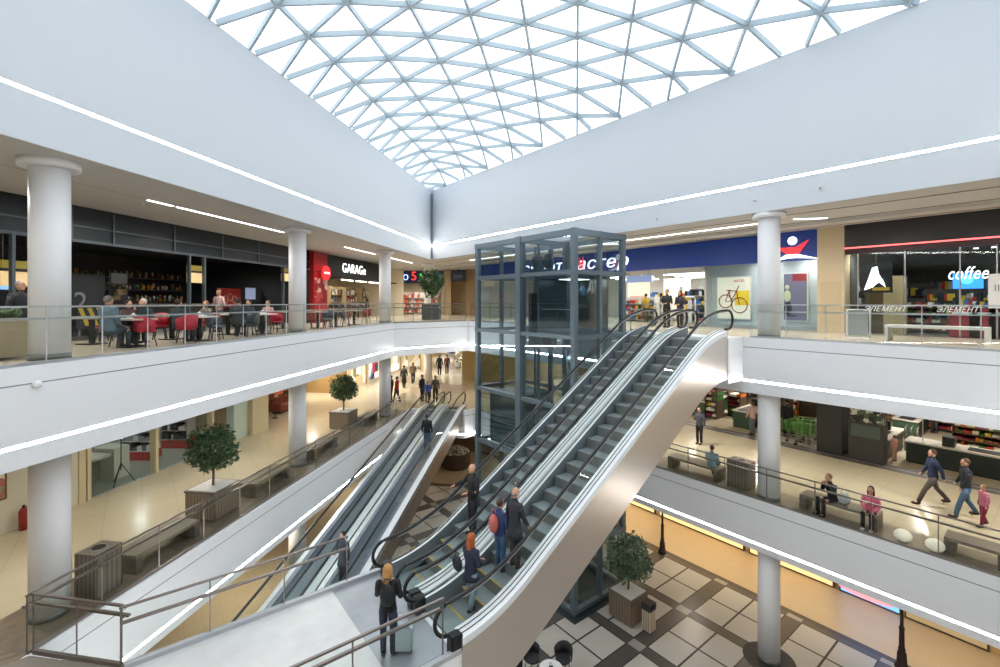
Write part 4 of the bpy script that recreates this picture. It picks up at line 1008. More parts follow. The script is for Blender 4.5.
    for (hip, kn, an, toe) in leg:
        d = toe - an; fw = Vector((1, 0, 0)) if abs(d.x) > .001 else Vector((1, 0, 0))
        MB().ball(an + Vector((.055, 0, -.045)) * K, .135 * K, .052 * K, .05 * K, 10, 6).build('shoe', mat('shoe_' + shoes[1:], shoes, .5), root)
    hm = mat('hair_' + hair[1:], hair, .7)
    if not bald:
        hb = MB().ball(hp((-.022, 0, .028)), .100 * K, .086 * K, .104 * K, 14, 9, Mh)
        if long_hair:
            hb.ball(hp((-.065, 0, -.11)), .055 * K, .09 * K, .19 * K, 12, 8, Mh)
            for sd in (1, -1): hb.ball(hp((-.01, sd * .075, -.09)), .04 * K, .028 * K, .15 * K, 8, 6, Mh)
        hb.build('hair', hm, root)
    else:
        MB().ball(hp((-.045, 0, -.01)), .062 * K, .082 * K, .055 * K, 12, 7, Mh).build('hair', hm, root)
    if near:
        eb = MB()
        for sd in (1, -1): eb.ball(hp((.090, sd * .03, .012)), .008 * K, .012 * K, .007 * K, 6, 4)
        eb.build('eyes', mat('eye_dark', '#20181a', .3), root); MB().ball(hp((.09, 0, -.055)), .008 * K, .024 * K, .007 * K, 6, 4).build('mouth', mat('lip', '#a05a50', .5), root)
    return root
def bag(name, label, cat, loc, rz, sz, col, strap=True):
    t = thing(name, label, cat, loc, rz); m = mat('bag_' + col[1:], col, .6)
    MB().ball((0, 0, sz[2] / 2), sz[0] / 2, sz[1] / 2, sz[2] / 2, 12, 8).build('pouch', m, t)
    if strap: MB().tube([(0, -sz[1] * .3, sz[2] * .8), (0, -sz[1] * .2, sz[2] * 1.25), (0, sz[1] * .2, sz[2] * 1.25), (0, sz[1] * .3, sz[2] * .8)], .012, 5).build('strap', m, t)
    return t
F0 = PI / 2 - YAW           # direction straight away from us
# riders and walkers
pw = at(388, 655, L1)
person('blonde woman in a black jacket and dark jeans standing on the metal landing', pw, F0 + .1, 1.66, '#17181b', '#232a3d', '#b98a52', arms=('phone', 'bent'), stride=.0, long_hair=True, near=True, head_turn=-.5)
bag('backpack', 'black backpack with white marks worn by the blonde woman', 'backpack', pw + Vector((-.11 * math.cos(F0) - .02, -.17, 1.02)), F0, (.16, .28, .40), '#141518')
t = thing('suitcase', 'small pale grey suitcase beside the blonde woman', 'suitcase', at(404, 651, L1), F0); MB().box(-.11, -.17, .05, .11, .17, .5).build('shell', mat('case_grey', '#a9b9c0', .3), t, bevel=.03)
MB().tube([(-.1, -.1, .5), (-.1, -.1, .78), (-.1, .1, .78), (-.1, .1, .5)], .012, 6).build('handle', STEEL, t)
for a in (-.13, .13): MB().cyl(0, 0, -.02, .02, .05, n=12, M=Matrix.Translation((0, a, .05)) @ Matrix.Rotation(PI / 2, 4, 'X')).build('wheel', BLACK, t)
person('woman with long red hair and a navy coat boarding the near escalator', (5.45, 8.0, L1 + .02), .15, 1.66, '#22283d', '#7f98a3', '#a8582b', arms=('fwd', 'bent'), stride=.12, long_hair=True, coat=.12, near=True)
bag('shoulder_bag', 'dark shoulder bag carried by the red haired woman', 'bag', (5.28, 8.26, L1 + .84), .1, (.14, .30, .32), '#1b1f30')
ESC = lambda x: L1 + (math.floor((x - X0 - .12) / .41) + 1) * (L2 - L1) / 21.0
person('woman in a navy and coral jacket riding up beside a bald man', (6.35, 8.16, ESC(6.35)), .1, 1.60, '#31406b', '#3d5a7c', '#4a3428', arms=('bent', 'bent'), near=True)
bag('backpack', 'coral backpack on the woman riding the near escalator', 'backpack', (6.17, 8.16, ESC(6.35) + .9), .1, (.2, .26, .42), '#c96a62')
person('bald man in a dark coat riding up the near escalator beside the woman', (6.42, 7.72, ESC(6.42)), 0., 1.72, '#2a2d35', '#3b3b3a', '#9a8f86', arms=('down', 'fwd'), coat=.22, bald=True, near=True)
person('bald man in a black top on the far escalator, arm stretched to the handrail', (6.5, 9.45, ESC(6.5)), PI - .1, 1.74, '#16171b', '#1c1e24', '#6f625a', arms=('bent', 'rail'), bald=True, near=True)
def on_walk(x, q, label, face, **k):
    t = (x - 500) / FPX; q0 = toLW((0, 0))[1]; q1 = toLW(cam_xy(t, 1))[1]; f = (q - q0) / (q1 - q0); p = cam_xy(t * f, f)
    xl = toLW(p)[0] - 20.4; z = L1 + min(0, xl + .3) * TS
    return person(label, (*p, z + .005), face, **k)
on_walk(427, -2.6, 'man in a black jacket and jeans with his back to us on the moving walkway', AL, h=1.78, top='#181a1f', legs='#46586f', hair='#241c18', build=1.1)
on_walk(343, -2.6, 'dark coated walker with a pale scarf on the lower part of the moving walkway', AL + PI * .9, h=1.7, top='#3a414b', legs='#22262c', hair='#3b2c24', arms=('down', 'bent'), coat=.2)
# the far group on the lower floor
for lab, x, y, fc, kw in (
    ('person in a red jacket walking by the third white column', 397, 403, 2.2, dict(top='#b03a30', legs='#22252c', stride=.2)),
    ('person in dark clothes half hidden behind the third white column', 391, 402, 2.2, dict(top='#35262c', legs='#2a2228')),
    ('woman in a long dark coat walking away with a bag', 404, 388, F0, dict(top='#251c22', legs='#1b181b', coat=.45, stride=.15)),
    ('person in a brown jacket and black skirt walking away', 413, 384, F0, dict(top='#5b4a3c', legs='#211d20', hair='#7a5836', long_hair=True, stride=.15)),
    ('person in a dark jacket at the head of the walkways, left of the blue jacket', 422, 401, -1.2, dict(top='#2b2d36', legs='#24262d')),
    ('child in a blue striped jacket at the head of the walkways', 427.5, 404, -2.2, dict(top='#3f5fae', legs='#1c1e26', h=1.45)),
    ('woman in a grey brown jacket right of the blue jacket', 435.5, 402, -2.2, dict(top='#5a5350', legs='#3b3632', hair='#7a5f48')),
    ('taller person in a black coat far down the corridor', 439.5, 375, F0, dict(top='#1a1a1f', legs='#1d1d22', h=1.8, coat=.3)),
    ('person in a dark red top far down the corridor', 447, 374, F0 + .3, dict(top='#5a2f33', legs='#2a2428', h=1.75)),
):
    person(lab, at(x, y, L1), fc, arms=('down', 'fwd') if 'walking' in lab else ('down', 'down'), **kw)
# supermarket side
person('woman in a grey jacket standing on the beige floor before the checkouts', at(699.5, 444, L1), PI, 1.68, '#4a4d55', '#2a1f24', '#4a2f24', arms=('down', 'bent'))
person('man in a navy top and brown trousers striding past the checkouts', at(933, 505, L1), 2.15, 1.80, '#1f2c4e', '#4d443f', '#4a3a30', arms=('back', 'fwd'), stride=.42, bald=False)
person('man in a dark jacket and jeans walking with the girl in pink', at(966, 518, L1), 2.1, 1.80, '#1f2430', '#47647e', '#4a3426', arms=('fwd', 'hold'), stride=.28)
person('little girl in a pink coat and crimson trousers holding the man\'s hand', at(984, 527, L1), 2.2, 1.22, '#b56a82', '#7c2440', '#7a5a44', arms=('hold', 'down'), stride=.14, build=1.1)
person('customer in a pale pink top at the checkout beside the white column', at(752.5, 435, L1), 1.2, 1.62, '#caa69c', '#6a7078', '#6b4a3a', arms=('fwd', 'bent'))
person('small child in a spotted coral top by the supermarket gates', at(894.5, 461, L1), 1.0, 1.05, '#cf9a8c', '#b98f84', '#6b4a3a')
person('person in black standing behind the white column at the checkouts', at(787, 437, L1), .8, 1.82, '#1b1c20', '#1e1f23', '#2a2320', build=1.15)
person('person in dark clothes at the till behind the long green counter', at(934.5, 433, L1 ), 2.6, 1.7, '#2c3040', '#3b3b46', '#2a211d', arms=('bent', 'bent'))
# couple upstairs
pc = atX(667, 330, 19.4); person('man in a dark jacket standing by the antitheft gates at the escalator head', (19.4, pc.y, L2), PI, 1.78, '#202326', '#26282c', '#5a4634', arms=('bent', 'bent'), near=True)
pc = atX(680, 330, 19.6); person('woman in a dark padded jacket standing right of the man at the escalator head', (19.6, pc.y, L2), PI - .1, 1.70, '#2d2833', '#2a2a30', '#2c211d', arms=('bent', 'bent'), long_hair=True, near=True)
person('shopper in yellow inside the sports shop entrance', (23.6, yX(646, 23.6), L2), 1.0, 1.68, '#b79a2a', '#4a4a40', '#3a2c22')
person('customer standing far inside the lit toy shop', (*cam_xy(fx(399, 43.5), 43.5), L2), F0, 1.72, '#2a2426', '#26242a', '#2c221c')

# ---------------------------------------------------------------- potted trees
LEAF = {}
def leafmat(n, a, b):
    m = mat(n, a, .55); nt = m.node_tree; bs = nt.nodes['Principled BSDF']; tc = nt.nodes.new('ShaderNodeTexCoord'); nz = nt.nodes.new('ShaderNodeTexWhiteNoise'); vr = nt.nodes.new('ShaderNodeVectorMath'); vr.operation = 'SNAP'; vr.inputs[1].default_value = (.06, .06, .06)
    mx = nt.nodes.new('ShaderNodeMix'); mx.data_type = 'RGBA'; mx.inputs[6].default_value = lin(a); mx.inputs[7].default_value = lin(b)
    nt.links.new(tc.outputs['Object'], vr.inputs[0]); nt.links.new(vr.outputs[0], nz.inputs['Vector']); nt.links.new(nz.outputs['Value'], mx.inputs[0]); nt.links.new(mx.outputs[2], bs.inputs['Base Color'])
    return m
LM = leafmat('leaf_green', '#26402a', '#5c7a4e')
LM2 = leafmat('leaf_dull', '#3c4f3c', '#7c8f74')
def potted_tree(label, loc, rz, w, hp, trunk, cr, ch, n=1500, lm=None, ls=.085, inward=False, planter_m=None, cone=False):
    t = thing('potted_tree', label, 'tree', loc, rz)
    pm = planter_m or striped('planter_slats', '#8a7967', '#54493e', 9, 'XY', .55, .16)
    MB().box(-w / 2, -w / 2, 0.03, w / 2, w / 2, hp).build('planter', pm, t, bevel=.01)
    MB().box(-w / 2 - .02, -w / 2 - .02, hp - .04, w / 2 + .02, w / 2 + .02, hp + .01).build('planter_rim', mat('planter_rim', '#6b6058', .5), t)
    MB().box(-w / 2 + .05, -w / 2 + .05, hp, w / 2 - .05, w / 2 - .05, hp + .025).build('white_pebbles', mat('white_pebbles', '#d8d5cf', .8, noise=.2, nscale=30, bump=.5), t)
    MB().box(-w / 2 + .04, -w / 2 + .04, 0, w / 2 - .04, w / 2 - .04, .03).build('planter_foot', BLACK, t)
    rnd = random.Random(hash(label) % 1000 if False else len(label))
    tk = MB().tube([(0, 0, hp), (.03, .01, hp + trunk * .5), (0, 0, hp + trunk + ch * .3)], .035, 8)
    for k in range(7):
        a = k * 2.4; tk.tube([(0, 0, hp + trunk * .9), (.35 * cr * math.cos(a), .35 * cr * math.sin(a), hp + trunk + ch * .35), (.7 * cr * math.cos(a), .7 * cr * math.sin(a), hp + trunk + ch * (.4 + .3 * (k % 3) / 2))], .014, 5)
    tk.build('trunk', mat('bark', '#5a4a38', .8), t)
    fo = MB(); cz = hp + trunk + ch / 2
    for k in range(n):
        a = rnd.uniform(0, 2 * PI); u = rnd.uniform(-1, 1); r = rnd.uniform(.35, 1) ** .5; s_ = math.sqrt(1 - u * u)
        wob = 1 + .13 * math.sin(3 * a + 2 * u) + .10 * math.sin(5 * a - 4 * u)
        wd = (1.0 if not cone else .55 + .45 * (u + 1) / 2 * 1.2)
        c = Vector((cr * r * s_ * math.cos(a) * wob * wd, cr * r * s_ * math.sin(a) * wob * wd, cz + ch / 2 * u * r * wob))
        d = Vector((rnd.uniform(-1, 1), rnd.uniform(-1, 1), rnd.uniform(-1.2, .4))).normalized(); s2 = d.cross(Vector((rnd.uniform(-1, 1), rnd.uniform(-1, 1), rnd.uniform(-1, 1)))).normalized(); L = ls * rnd.uniform(.7, 1.3)
        up_ = d.cross(s2) * L * .12
        fo.add([c - d * L, c + s2 * L * .38 + up_, c + d * L, c - s2 * L * .38 + up_, c], [(0, 1, 4), (1, 2, 4), (2, 3, 4), (3, 0, 4)])
    tag(fo.build('foliage', lm or LM, t, fix=False), kind='stuff')
    return t
p = at(208, 528, L1); s_, q_ = toLW(p)
potted_tree('potted tree with a ball crown in a slatted planter, nearest on the lower left floor', (*LW(s_ + .85, q_ + .58), L1), AL, 1.02, .85, .50, .68, 1.35, 2400, ls=.075)
p = at(344, 433, L1); s_, q_ = toLW(p)
potted_tree('potted tree with a ball crown between the second and third columns', (*LW(s_ + 1.1, q_ + .6), L1), AL, 1.05, .85, .52, .70, 1.35, 1700, ls=.09)
potted_tree('potted tree with a heart shaped crown at the end of the upper floor', (*cam_xy(fx(431.5, 31.5), 31.5), L2), VA, 1.15, 1.05, .55, 1.0, 1.75, 1800, planter_m=striped('dark_planter_slats', '#4a4f4c', '#2c3130', 8, 'XY', .5, .2), ls=.11, cone=True)
potted_tree('olive green potted tree in a brown slatted planter on the ground floor tiles', (14.55, 10.78, 0), 0, 1.02, .98, .45, .80, 1.6, 2600, lm=LM2, ls=.10, planter_m=striped('brown_planter_slats', '#80705f', '#54463a', 8, 'XY', .55, .15))

# ---------------------------------------------------------------- benches, bins, lamps, round planter
def bench(label, loc, rz, ln=2.0, w=.62, group=None):
    t = thing('slatted_bench', label, 'bench', loc, rz, group); m = striped('bench_slats', '#857968', '#4f463c', 12, 'Y', .5, .18)
    MB().box(-ln / 2, -w / 2, .38, ln / 2, w / 2, .46).build('seat', m, t)
    for sg in (-1, 1): MB().box(sg * (ln / 2 - .09) - .09, -w / 2, 0, sg * (ln / 2 - .09) + .09, w / 2, .38).build('leg', mat('bench_end', '#6b6155', .55, noise=.2), t)
    return t
def binbox(label, loc, rz, w=.5, l=.75, h=.95):
    t = thing('litter_bin', label, 'bin', loc, rz); MB().box(-l / 2, -w / 2, .03, l / 2, w / 2, h).build('housing', striped('bin_slats', '#7d7265', '#453d35', 9, 'XY', .5, .2), t)
    MB().cyl(0, 0, h, h + .012, .13, n=20).build('opening', BLACK, t); MB().lathe(0, 0, [(.13, h), (.15, h + .02), (.16, h)]).build('ring', STEEL_D, t); MB().box(-l / 2 + .03, -w / 2 + .03, 0, l / 2 - .03, w / 2 - .03, .03).build('foot', BLACK, t)
    return t
p = at(88, 608, L1); s_, q_ = toLW(p); binbox('dark slatted litter bin beside the first white column', (*LW(s_ + .5, q_ + .33), L1), AL, .55, .6, 1.0)
p = at(137, 577, L1); s_, q_ = toLW(p); bench('slatted bench between the litter bin and the nearest tree', (*LW(s_ + 1.0, q_ + .45), L1), AL, 1.9, .72)
p = at(262, 498, L1); s_, q_ = toLW(p); bench('slatted bench just before the second white column', (*LW(s_ + .9, q_ + .55), L1), AL, 1.9, .7)
p = at(318, 461, L1); s_, q_ = toLW(p); bench('slatted bench just past the second white column', (*LW(s_ + 1.0, q_ + .55), L1), AL, 1.9, .7)
p = at(374, 424, L1); s_, q_ = toLW(p); bench('small slatted bench before the third white column', (*LW(s_ + .2, q_ + .5), L1), AL, 1.4, .6)
def yR(x, y): return at(x, y, L1).y
XB = 16.75
bY = lambda x: atX(x, 302, XB).y
bench('timber bench under the seated woman in pale blue', (XB, (bY(672) + bY(722)) / 2, L1), PI / 2, bY(672) - bY(722), .6)
binbox('square timber litter bin left of the right-hand column', (XB, bY(741), L1), PI / 2, .55, .75, .95)
bench('timber bench where the bent figure and the girl in pink sit', (XB, (bY(803) + bY(880)) / 2, L1), PI / 2, bY(803) - bY(880), .6)
bench('timber bench at the right edge of the supermarket floor', (XB, (bY(946) + bY(1010)) / 2, L1), PI / 2, bY(946) - bY(1010), .6)
for k, x in enumerate((903, 935)):
    p = at(x, 545, L1); t = thing('sphere_lamp', ['cream ball lamp by the balustrade, nearer the girl in pink', 'cream ball lamp by the balustrade, nearer the right edge bench'][k], 'lamp', (16.4, atX(x, 302, 16.4).y, L1), 0, 'ball lamps by the balustrade')
    MB().ball((0, 0, .18), .2, .2, .16, 20, 12).build('globe', mat('globe_cream', '#e9e2cf', .4, emit=.25), t); MB().cyl(0, 0, 0, .04, .1, n=16).build('base', STEEL_D, t)
def sitter(label, x, X, face, **k): return person(label, (X, atX(x, 302, X).y, L1), face, pose='sit', **k)
sitter('woman in a pale blue jacket sitting on the bench with her back to us', 712, XB, .15, h=1.62, top='#8fb0bd', legs='#3a3a40', hair='#5a2f28', arms=('lap', 'lap'), build=1.15)
sitter('person in dark clothes bent over on the bench, hands at the face', 833, XB, 2.6, h=1.7, top='#22242e', legs='#2a2a30', hair='#8a6a50', arms=('face', 'face'), lean=.12)
sitter('girl in a bright pink jacket sitting at the end of the bench', 871, XB, PI, h=1.58, top='#e2708c', legs='#1c1c22', hair='#3c2c28', arms=('lap', 'lap'), shoes='#d8d8d8', long_hair=True)
bag('shopping_bag', 'pale plastic shopping bag on the bench beside the bent figure', 'bag', (XB - .05, bY(845), L1 + .46), 0, (.25, .32, .34), '#c6ccd2')
# ground floor
p = (14.5, 9.85)
t = thing('litter_bin', 'slim pale slatted litter bin with a black hood beside the ground floor tree', 'bin', (*p, 0)); MB().box(-.17, -.17, .04, .17, .17, .78).build('housing', striped('bin_pale_slats', '#c0b09a', '#3d352e', 11, 'XY', .5, .22), t)
MB().box(-.19, -.19, .78, .19, .19, .86).box(-.19, -.19, .86, -.15, .19, 1.0).box(.15, -.19, .86, .19, .19, 1.0).box(-.19, -.19, 1.0, .19, .19, 1.03).build('hood', mat('bin_hood', '#26282e', .4), t, bevel=.005); MB().box(-.15, -.15, 0, .15, .15, .04).build('foot', BLACK, t)
def lamp_post(label, x, y):
    t = thing('street_lamp', label, 'lamp post', (x, y, 0), 0, 'cast iron lamp posts on the ground floor'); m = mat('cast_iron', '#3a2c2c', .45, .3)
    MB().lathe(0, 0, [(.0, 0), (.2, 0), (.2, .08), (.14, .16), (.12, .5), (.085, .56), (.10, .62), (.075, .70), (.07, 1.25), (.085, 1.3), (.05, 1.38), (.04, 2.6), (.055, 2.64), (.04, 2.7)], 16).build('post', m, t)
    MB().lathe(0, 0, [(.0, 2.7), (.09, 2.72), (.14, 2.95), (.16, 3.0), (.02, 3.15), (0, 3.2)], 12).build('lantern_cap', m, t); MB().lathe(0, 0, [(.08, 2.72), (.125, 2.93)], 12).build('lantern_glass', mat('lantern', '#f3dfae', .4, emit=1), t)
lamp_post('dark lamp post at the tile corner beyond the ground floor tree', 19.5, 12.5); lamp_post('dark lamp post at the right edge of the ground floor tiles', 19.5, 3.78)
t = thing('cafe_table', 'round white cafe table low down under the escalator', 'table', (9.83, 10.10, 0)); MB().cyl(0, 0, .72, .75, .36, n=32).build('tabletop', WHITE, t); MB().cyl(0, 0, .03, .72, .035, n=12).build('stem', BLACK, t); MB().cyl(0, 0, 0, .03, .24, n=24).build('base', BLACK, t)
t2 = thing('table_hook', 'small dark ring shaped menu holder on the round white table', 'holder', (9.85, 10.12, .75)); MB().tube([(0, -.05, 0), (0, -.06, .1), (0, 0, .15), (0, .06, .1), (0, .05, 0)], .009, 6).build('loop', BLACK, t2); MB().cyl(0, 0, 0, .01, .07, n=12).build('foot', BLACK, t2)
def tub_chair(name, label, loc, rz, m, group, sh=.44, r=.26, bh=.36):
    t = thing(name, label, 'chair', loc, rz, group)
    MB().cyl(0, 0, sh - .06, sh, r * .92, n=20).build('seat', m, t)
    vs = []; N = 12
    for i in range(N + 1):
        a = PI * .5 + PI * i / N; c, s2 = math.cos(a), math.sin(a); hh = bh * (.62 + .38 * math.sin(PI * i / N))
        vs += [(r * c, r * s2, sh - .02), (r * 1.08 * c, r * 1.08 * s2, sh + hh), ((r + .035) * 1.08 * c, (r + .035) * 1.08 * s2, sh + hh), ((r + .03) * c, (r + .03) * s2, sh - .02)]
    MB().add(vs, [(4 * i + k, 4 * i + (k + 1) % 4, 4 * i + 4 + (k + 1) % 4, 4 * i + 4 + k) for i in range(N) for k in range(4)] + [(3, 2, 1, 0), (4 * N, 4 * N + 1, 4 * N + 2, 4 * N + 3)], True).build('backrest', m, t)
    for a in (.8, 2.35, 3.9, 5.5): MB().bar((r * .6 * math.cos(a), r * .6 * math.sin(a), sh - .06), (r * .95 * math.cos(a), r * .95 * math.sin(a), 0), .025).build('leg', mat('chair_leg', '#2b2724', .5), t)
    return t
BKC = mat('chair_charcoal', '#26272c', .6)
def chair_at(x, y):
    p = at(x, y, .6); return (p.x, p.y, 0), math.atan2(10.1 - p.y, 9.83 - p.x)
g0 = tub_chair('tub_chair', 'charcoal tub chair at the round white table, nearest the escalator flank', *chair_at(532, 652), BKC, 'chairs at the round white table')
place(g0, *chair_at(563, 653), 'charcoal tub chair at the round white table, on its right side'); place(g0, *chair_at(521, 668), 'charcoal tub chair at the round white table, cut by the bottom edge')
# round planter with white flowers, inside its ring of tiles
pr = at(456, 466, 0)
t = thing('round_planter', 'round dark planter with white blossoms beyond the moving walkways', 'planter', pr); MB().lathe(0, 0, [(0, .02), (1.0, .02), (1.05, .1), (1.1, 1.0), (1.16, 1.06), (1.0, 1.06), (.95, .95), (0, .95)], 32).build('tub', mat('round_tub', '#4a4038', .5), t)
fl = MB(); rnd = random.Random(3)
for k in range(500):
    a, r_ = rnd.uniform(0, 2 * PI), rnd.random() ** .5; fl.k = rnd.choice((0, 0, 1)); c = Vector((r_ * math.cos(a), r_ * math.sin(a), 1.05 + rnd.uniform(0, .45) * (1.1 - r_))); fl.ball(c, .05, .05, .04, 5, 3)
tag(fl.build('blossoms', [mat('blossom_white', '#e6e2da', .7), mat('blossom_green', '#55603f', .7)], t, fix=False), kind='stuff')
struct('trim_floor_ring', MB().lathe(pr.x, pr.y, [(3.3, .0), (3.3, .006), (3.75, .006), (3.75, 0)], 64), mat('ring_dark', '#5a4c42', .4))
struct('trim_floor_disc', MB().cyl(pr.x, pr.y, .0, .004, 3.32, n=64), mat('ring_beige', '#a8967e', .35))
t = thing('wire_stand', 'gold and wire display stand on the ground floor beside the escalator foot', 'stand', at(412, 548, 2.2).xy.to_3d(), 0)
w_ = MB()
for k in range(7): w_.bar((-.35, -.45 + .15 * k, 0), (-.35, -.45 + .15 * k, 2.2), .015)
for z in (.1, .8, 1.5, 2.2): w_.bar((-.35, -.47, z), (-.35, .47, z), .02)
w_.build('wire_grid', mat('wire_white', '#d8d8d0', .4), t); MB().ball((.1, 0, 1.9), .25, .25, .3, 14, 9).build('gold_ball', mat('gold_leafy', '#b89a58', .4, .5, emit=.1), t); MB().cyl(.1, 0, 0, 1.65, .03, n=8).build('stem', STEEL, t)
# ---------------------------------------------------------------- cafe seating on the upper floor (seen through the balustrade)
CH = {'red': mat('chair_red', '#b5263a', .6), 'grey': mat('chair_grey', '#5a616c', .6), 'dark': mat('chair_slate', '#2f3b3d', .6), 'coral': mat('chair_brick', '#8f3a34', .6)}
def zoneS(x, q): return sq(x, q)
tabs = []
def cafe_table(label, x, q, top, size=.38):
    c = LW(zoneS(x, q), q); t = thing('cafe_table', label, 'table', (*c, L2), AL, None)
    MB().box(-size, -size, .72, size, size, .76).build('tabletop', mat('table_top_' + top[1:], top, .4), t, bevel=.008); MB().box(-.05, -.05, .03, .05, .05, .72).build('stem', BLACK, t); MB().box(-.25, -.25, 0, .25, .25, .03).build('base', BLACK, t); tabs.append(c); return c
base_ch = {}
def cafe_chair(label, x, q, kind, rz):
    c = (*LW(zoneS(x, q), q), L2)
    if kind not in base_ch: base_ch[kind] = tub_chair('cafe_chair', label, c, rz, CH[kind], 'cafe chairs on the upper floor', .45, .25, .40); return base_ch[kind]
    return place(base_ch[kind], c, rz, label)
rowsT = [(133, 1.7, '#c9bfae', 'nearest the first white column'), (172, 2.9, '#b8ab98', 'second from the first white column, set back'), (199, 1.6, '#d8d2c4', 'under the red poster, nearest the balustrade'), (228, 2.7, '#cfc6b5', 'set back under the red poster'), (262, 1.6, '#dfdcd2', 'pale topped, before the second white column'), (92, 3.6, '#a89c88', 'behind the man in grey blue'), (283, 3.2, '#b8ab98', 'set back beside the second white column'), (318, 1.7, '#c9bfae', 'just past the second white column'), (336, 1.6, '#bfb5a5', 'before the black signed clothes shop'), (354, 1.6, '#bfb5a5', 'before the third white column')]
for x, q, c, d in rowsT: cafe_table('square cafe table ' + d, x, q, c)
chairs = [(146, 1.5, 'red', 'at the nearest table, on its far side'), (120, 2.2, 'dark', 'at the nearest table, behind the man in grey blue'), (160, 3.3, 'red', 'high backed, set back from the nearest table'), (183, 2.6, 'coral', 'left of the table under the red poster'), (186, 1.3, 'red', 'close to the balustrade left of the pale table'), (210, 2.2, 'coral', 'behind the table under the red poster'), (216, 1.4, 'grey', 'between the two tables before the red poster'), (240, 2.0, 'grey', 'beside the seated figures in dark coats'), (250, 1.3, 'dark', 'in front of the pale topped table'), (277, 1.5, 'red', 'beside the second white column'), (272, 2.4, 'grey', 'behind the pale topped table'), (308, 2.2, 'coral', 'past the second white column, by the red pillar'), (327, 2.3, 'red', 'middle one before the black signed clothes shop'), (345, 2.4, 'red', 'before the right end of the black sign'), (366, 1.8, 'coral', 'by the third white column'), (328, 1.2, 'grey', 'close to the balustrade past the second white column'), (346, 1.2, 'grey', 'close to the balustrade before the black signed clothes shop'), (196, 3.6, 'dark', 'at the back under the red poster'), (104, 4.2, 'coral', 'at the back near the figure 2')]
for i, (x, q, k, d) in enumerate(chairs): cafe_chair(k.replace('coral', 'brick red').replace('dark', 'slate') + ' rounded cafe chair ' + d, x, q, k, AL + (i * 1.9) % (2 * PI))
def diner(label, x, q, face, **k):
    c = LW(zoneS(x, q), q); return person(label, (*c, L2), face, pose='sit', **k)
diner('large man in grey blue seen from behind at the nearest cafe table', 108, 1.8, AL, h=1.80, top='#4f6673', legs='#3a4650', hair='#6b6a60', arms=('lap', 'lap'), build=1.25)
diner('dark haired person with patterned top at the nearest cafe table', 128, 3.0, -AL, h=1.66, top='#5a3a3c', legs='#2a2a30', hair='#2b1d1a', arms=('face', 'lap'))
diner('white haired person in dark green at the nearest cafe table', 147, 1.95, PI + AL, h=1.72, top='#26383a', legs='#26383a', hair='#cfc8bf', arms=('bent', 'lap'), lean=.1)
diner('person in grey at the table left of the red poster', 178, 1.7, AL, h=1.7, top='#39464a', legs='#2b3033', arms=('bent', 'lap'))
diner('person with tied hair under the red poster', 206, 3.1, PI + AL, h=1.66, top='#7a7168', legs='#33333a', hair='#8a5a4a', arms=('face', 'lap'))
diner('seated person in a dark coat before the pale blue screen, left one', 238, 1.35, AL + .5, h=1.76, top='#2b3338', legs='#24282c', hair='#3a2d28', arms=('lap', 'lap'), build=1.15)
diner('seated person in a charcoal coat nearest the pale topped table', 249, 2.3, PI + AL, h=1.7, top='#303a44', legs='#24282c', hair='#4a342a', arms=('bent', 'lap'))
diner('seated person in pale pink by the pale topped table', 268, 2.6, PI + AL, h=1.68, top='#c9a59c', legs='#4a4448', hair='#5a3a30', arms=('bent', 'bent'))
person('standing person in pale pink near the red poster', (*LW(zoneS(219, 4.2), 4.2), L2), PI + AL, 1.68, '#b89a94', '#3b3a40', '#8a6a52', arms=('bent', 'bent'))
person('person in black standing at the left end of the cafe front', (*LW(zoneS(20, 2.4), 2.4), L2), -AL, 1.66, '#2f3034', '#2b2c30', '#8a8078', arms=('bent', 'down'))
t = thing('service_cabinet', 'pale tan cabinet at the left end of the upper balustrade', 'cabinet', (*LW(zoneS(0, 2.0), 2.0), L2), AL); MB().box(-.9, -.3, .05, .32, .3, .82).build('body', mat('tan_cabinet', '#b3a688', .5), t); MB().box(-.95, -.33, .82, .35, .33, .86).build('worktop', mat('cabinet_top', '#6b6a5c', .5), t)
mb = MB()
for k in range(60): mb.ball((random.uniform(-.8, .3), random.uniform(-.22, .22), .9 + random.uniform(0, .12)), .07, .05, .06, 5, 3)
tag(mb.build('greenery', LM, t, fix=False), kind='stuff')
for k, (x, q) in enumerate(((133, 1.7), (262, 1.6), (199, 1.6))):
    c = LW(zoneS(x, q), q); t = thing('tray', ['white tray and cups on the nearest cafe table', 'white folded papers on the pale topped table', 'white napkins on the table under the red poster'][k], 'tableware', (*c, L2 + .76), AL); MB().box(-.2, -.15, 0, .2, .15, .02).build('tray', WHITE, t); MB().add([(-.1, -.1, .02), (.1, -.1, .02), (0, -.02, .16), (-.1, .1, .02), (.1, .1, .02)], [(0, 1, 2), (3, 2, 4), (0, 2, 3), (1, 4, 2)]).build('paper', mat('paper', '#f0efea', .6), t)

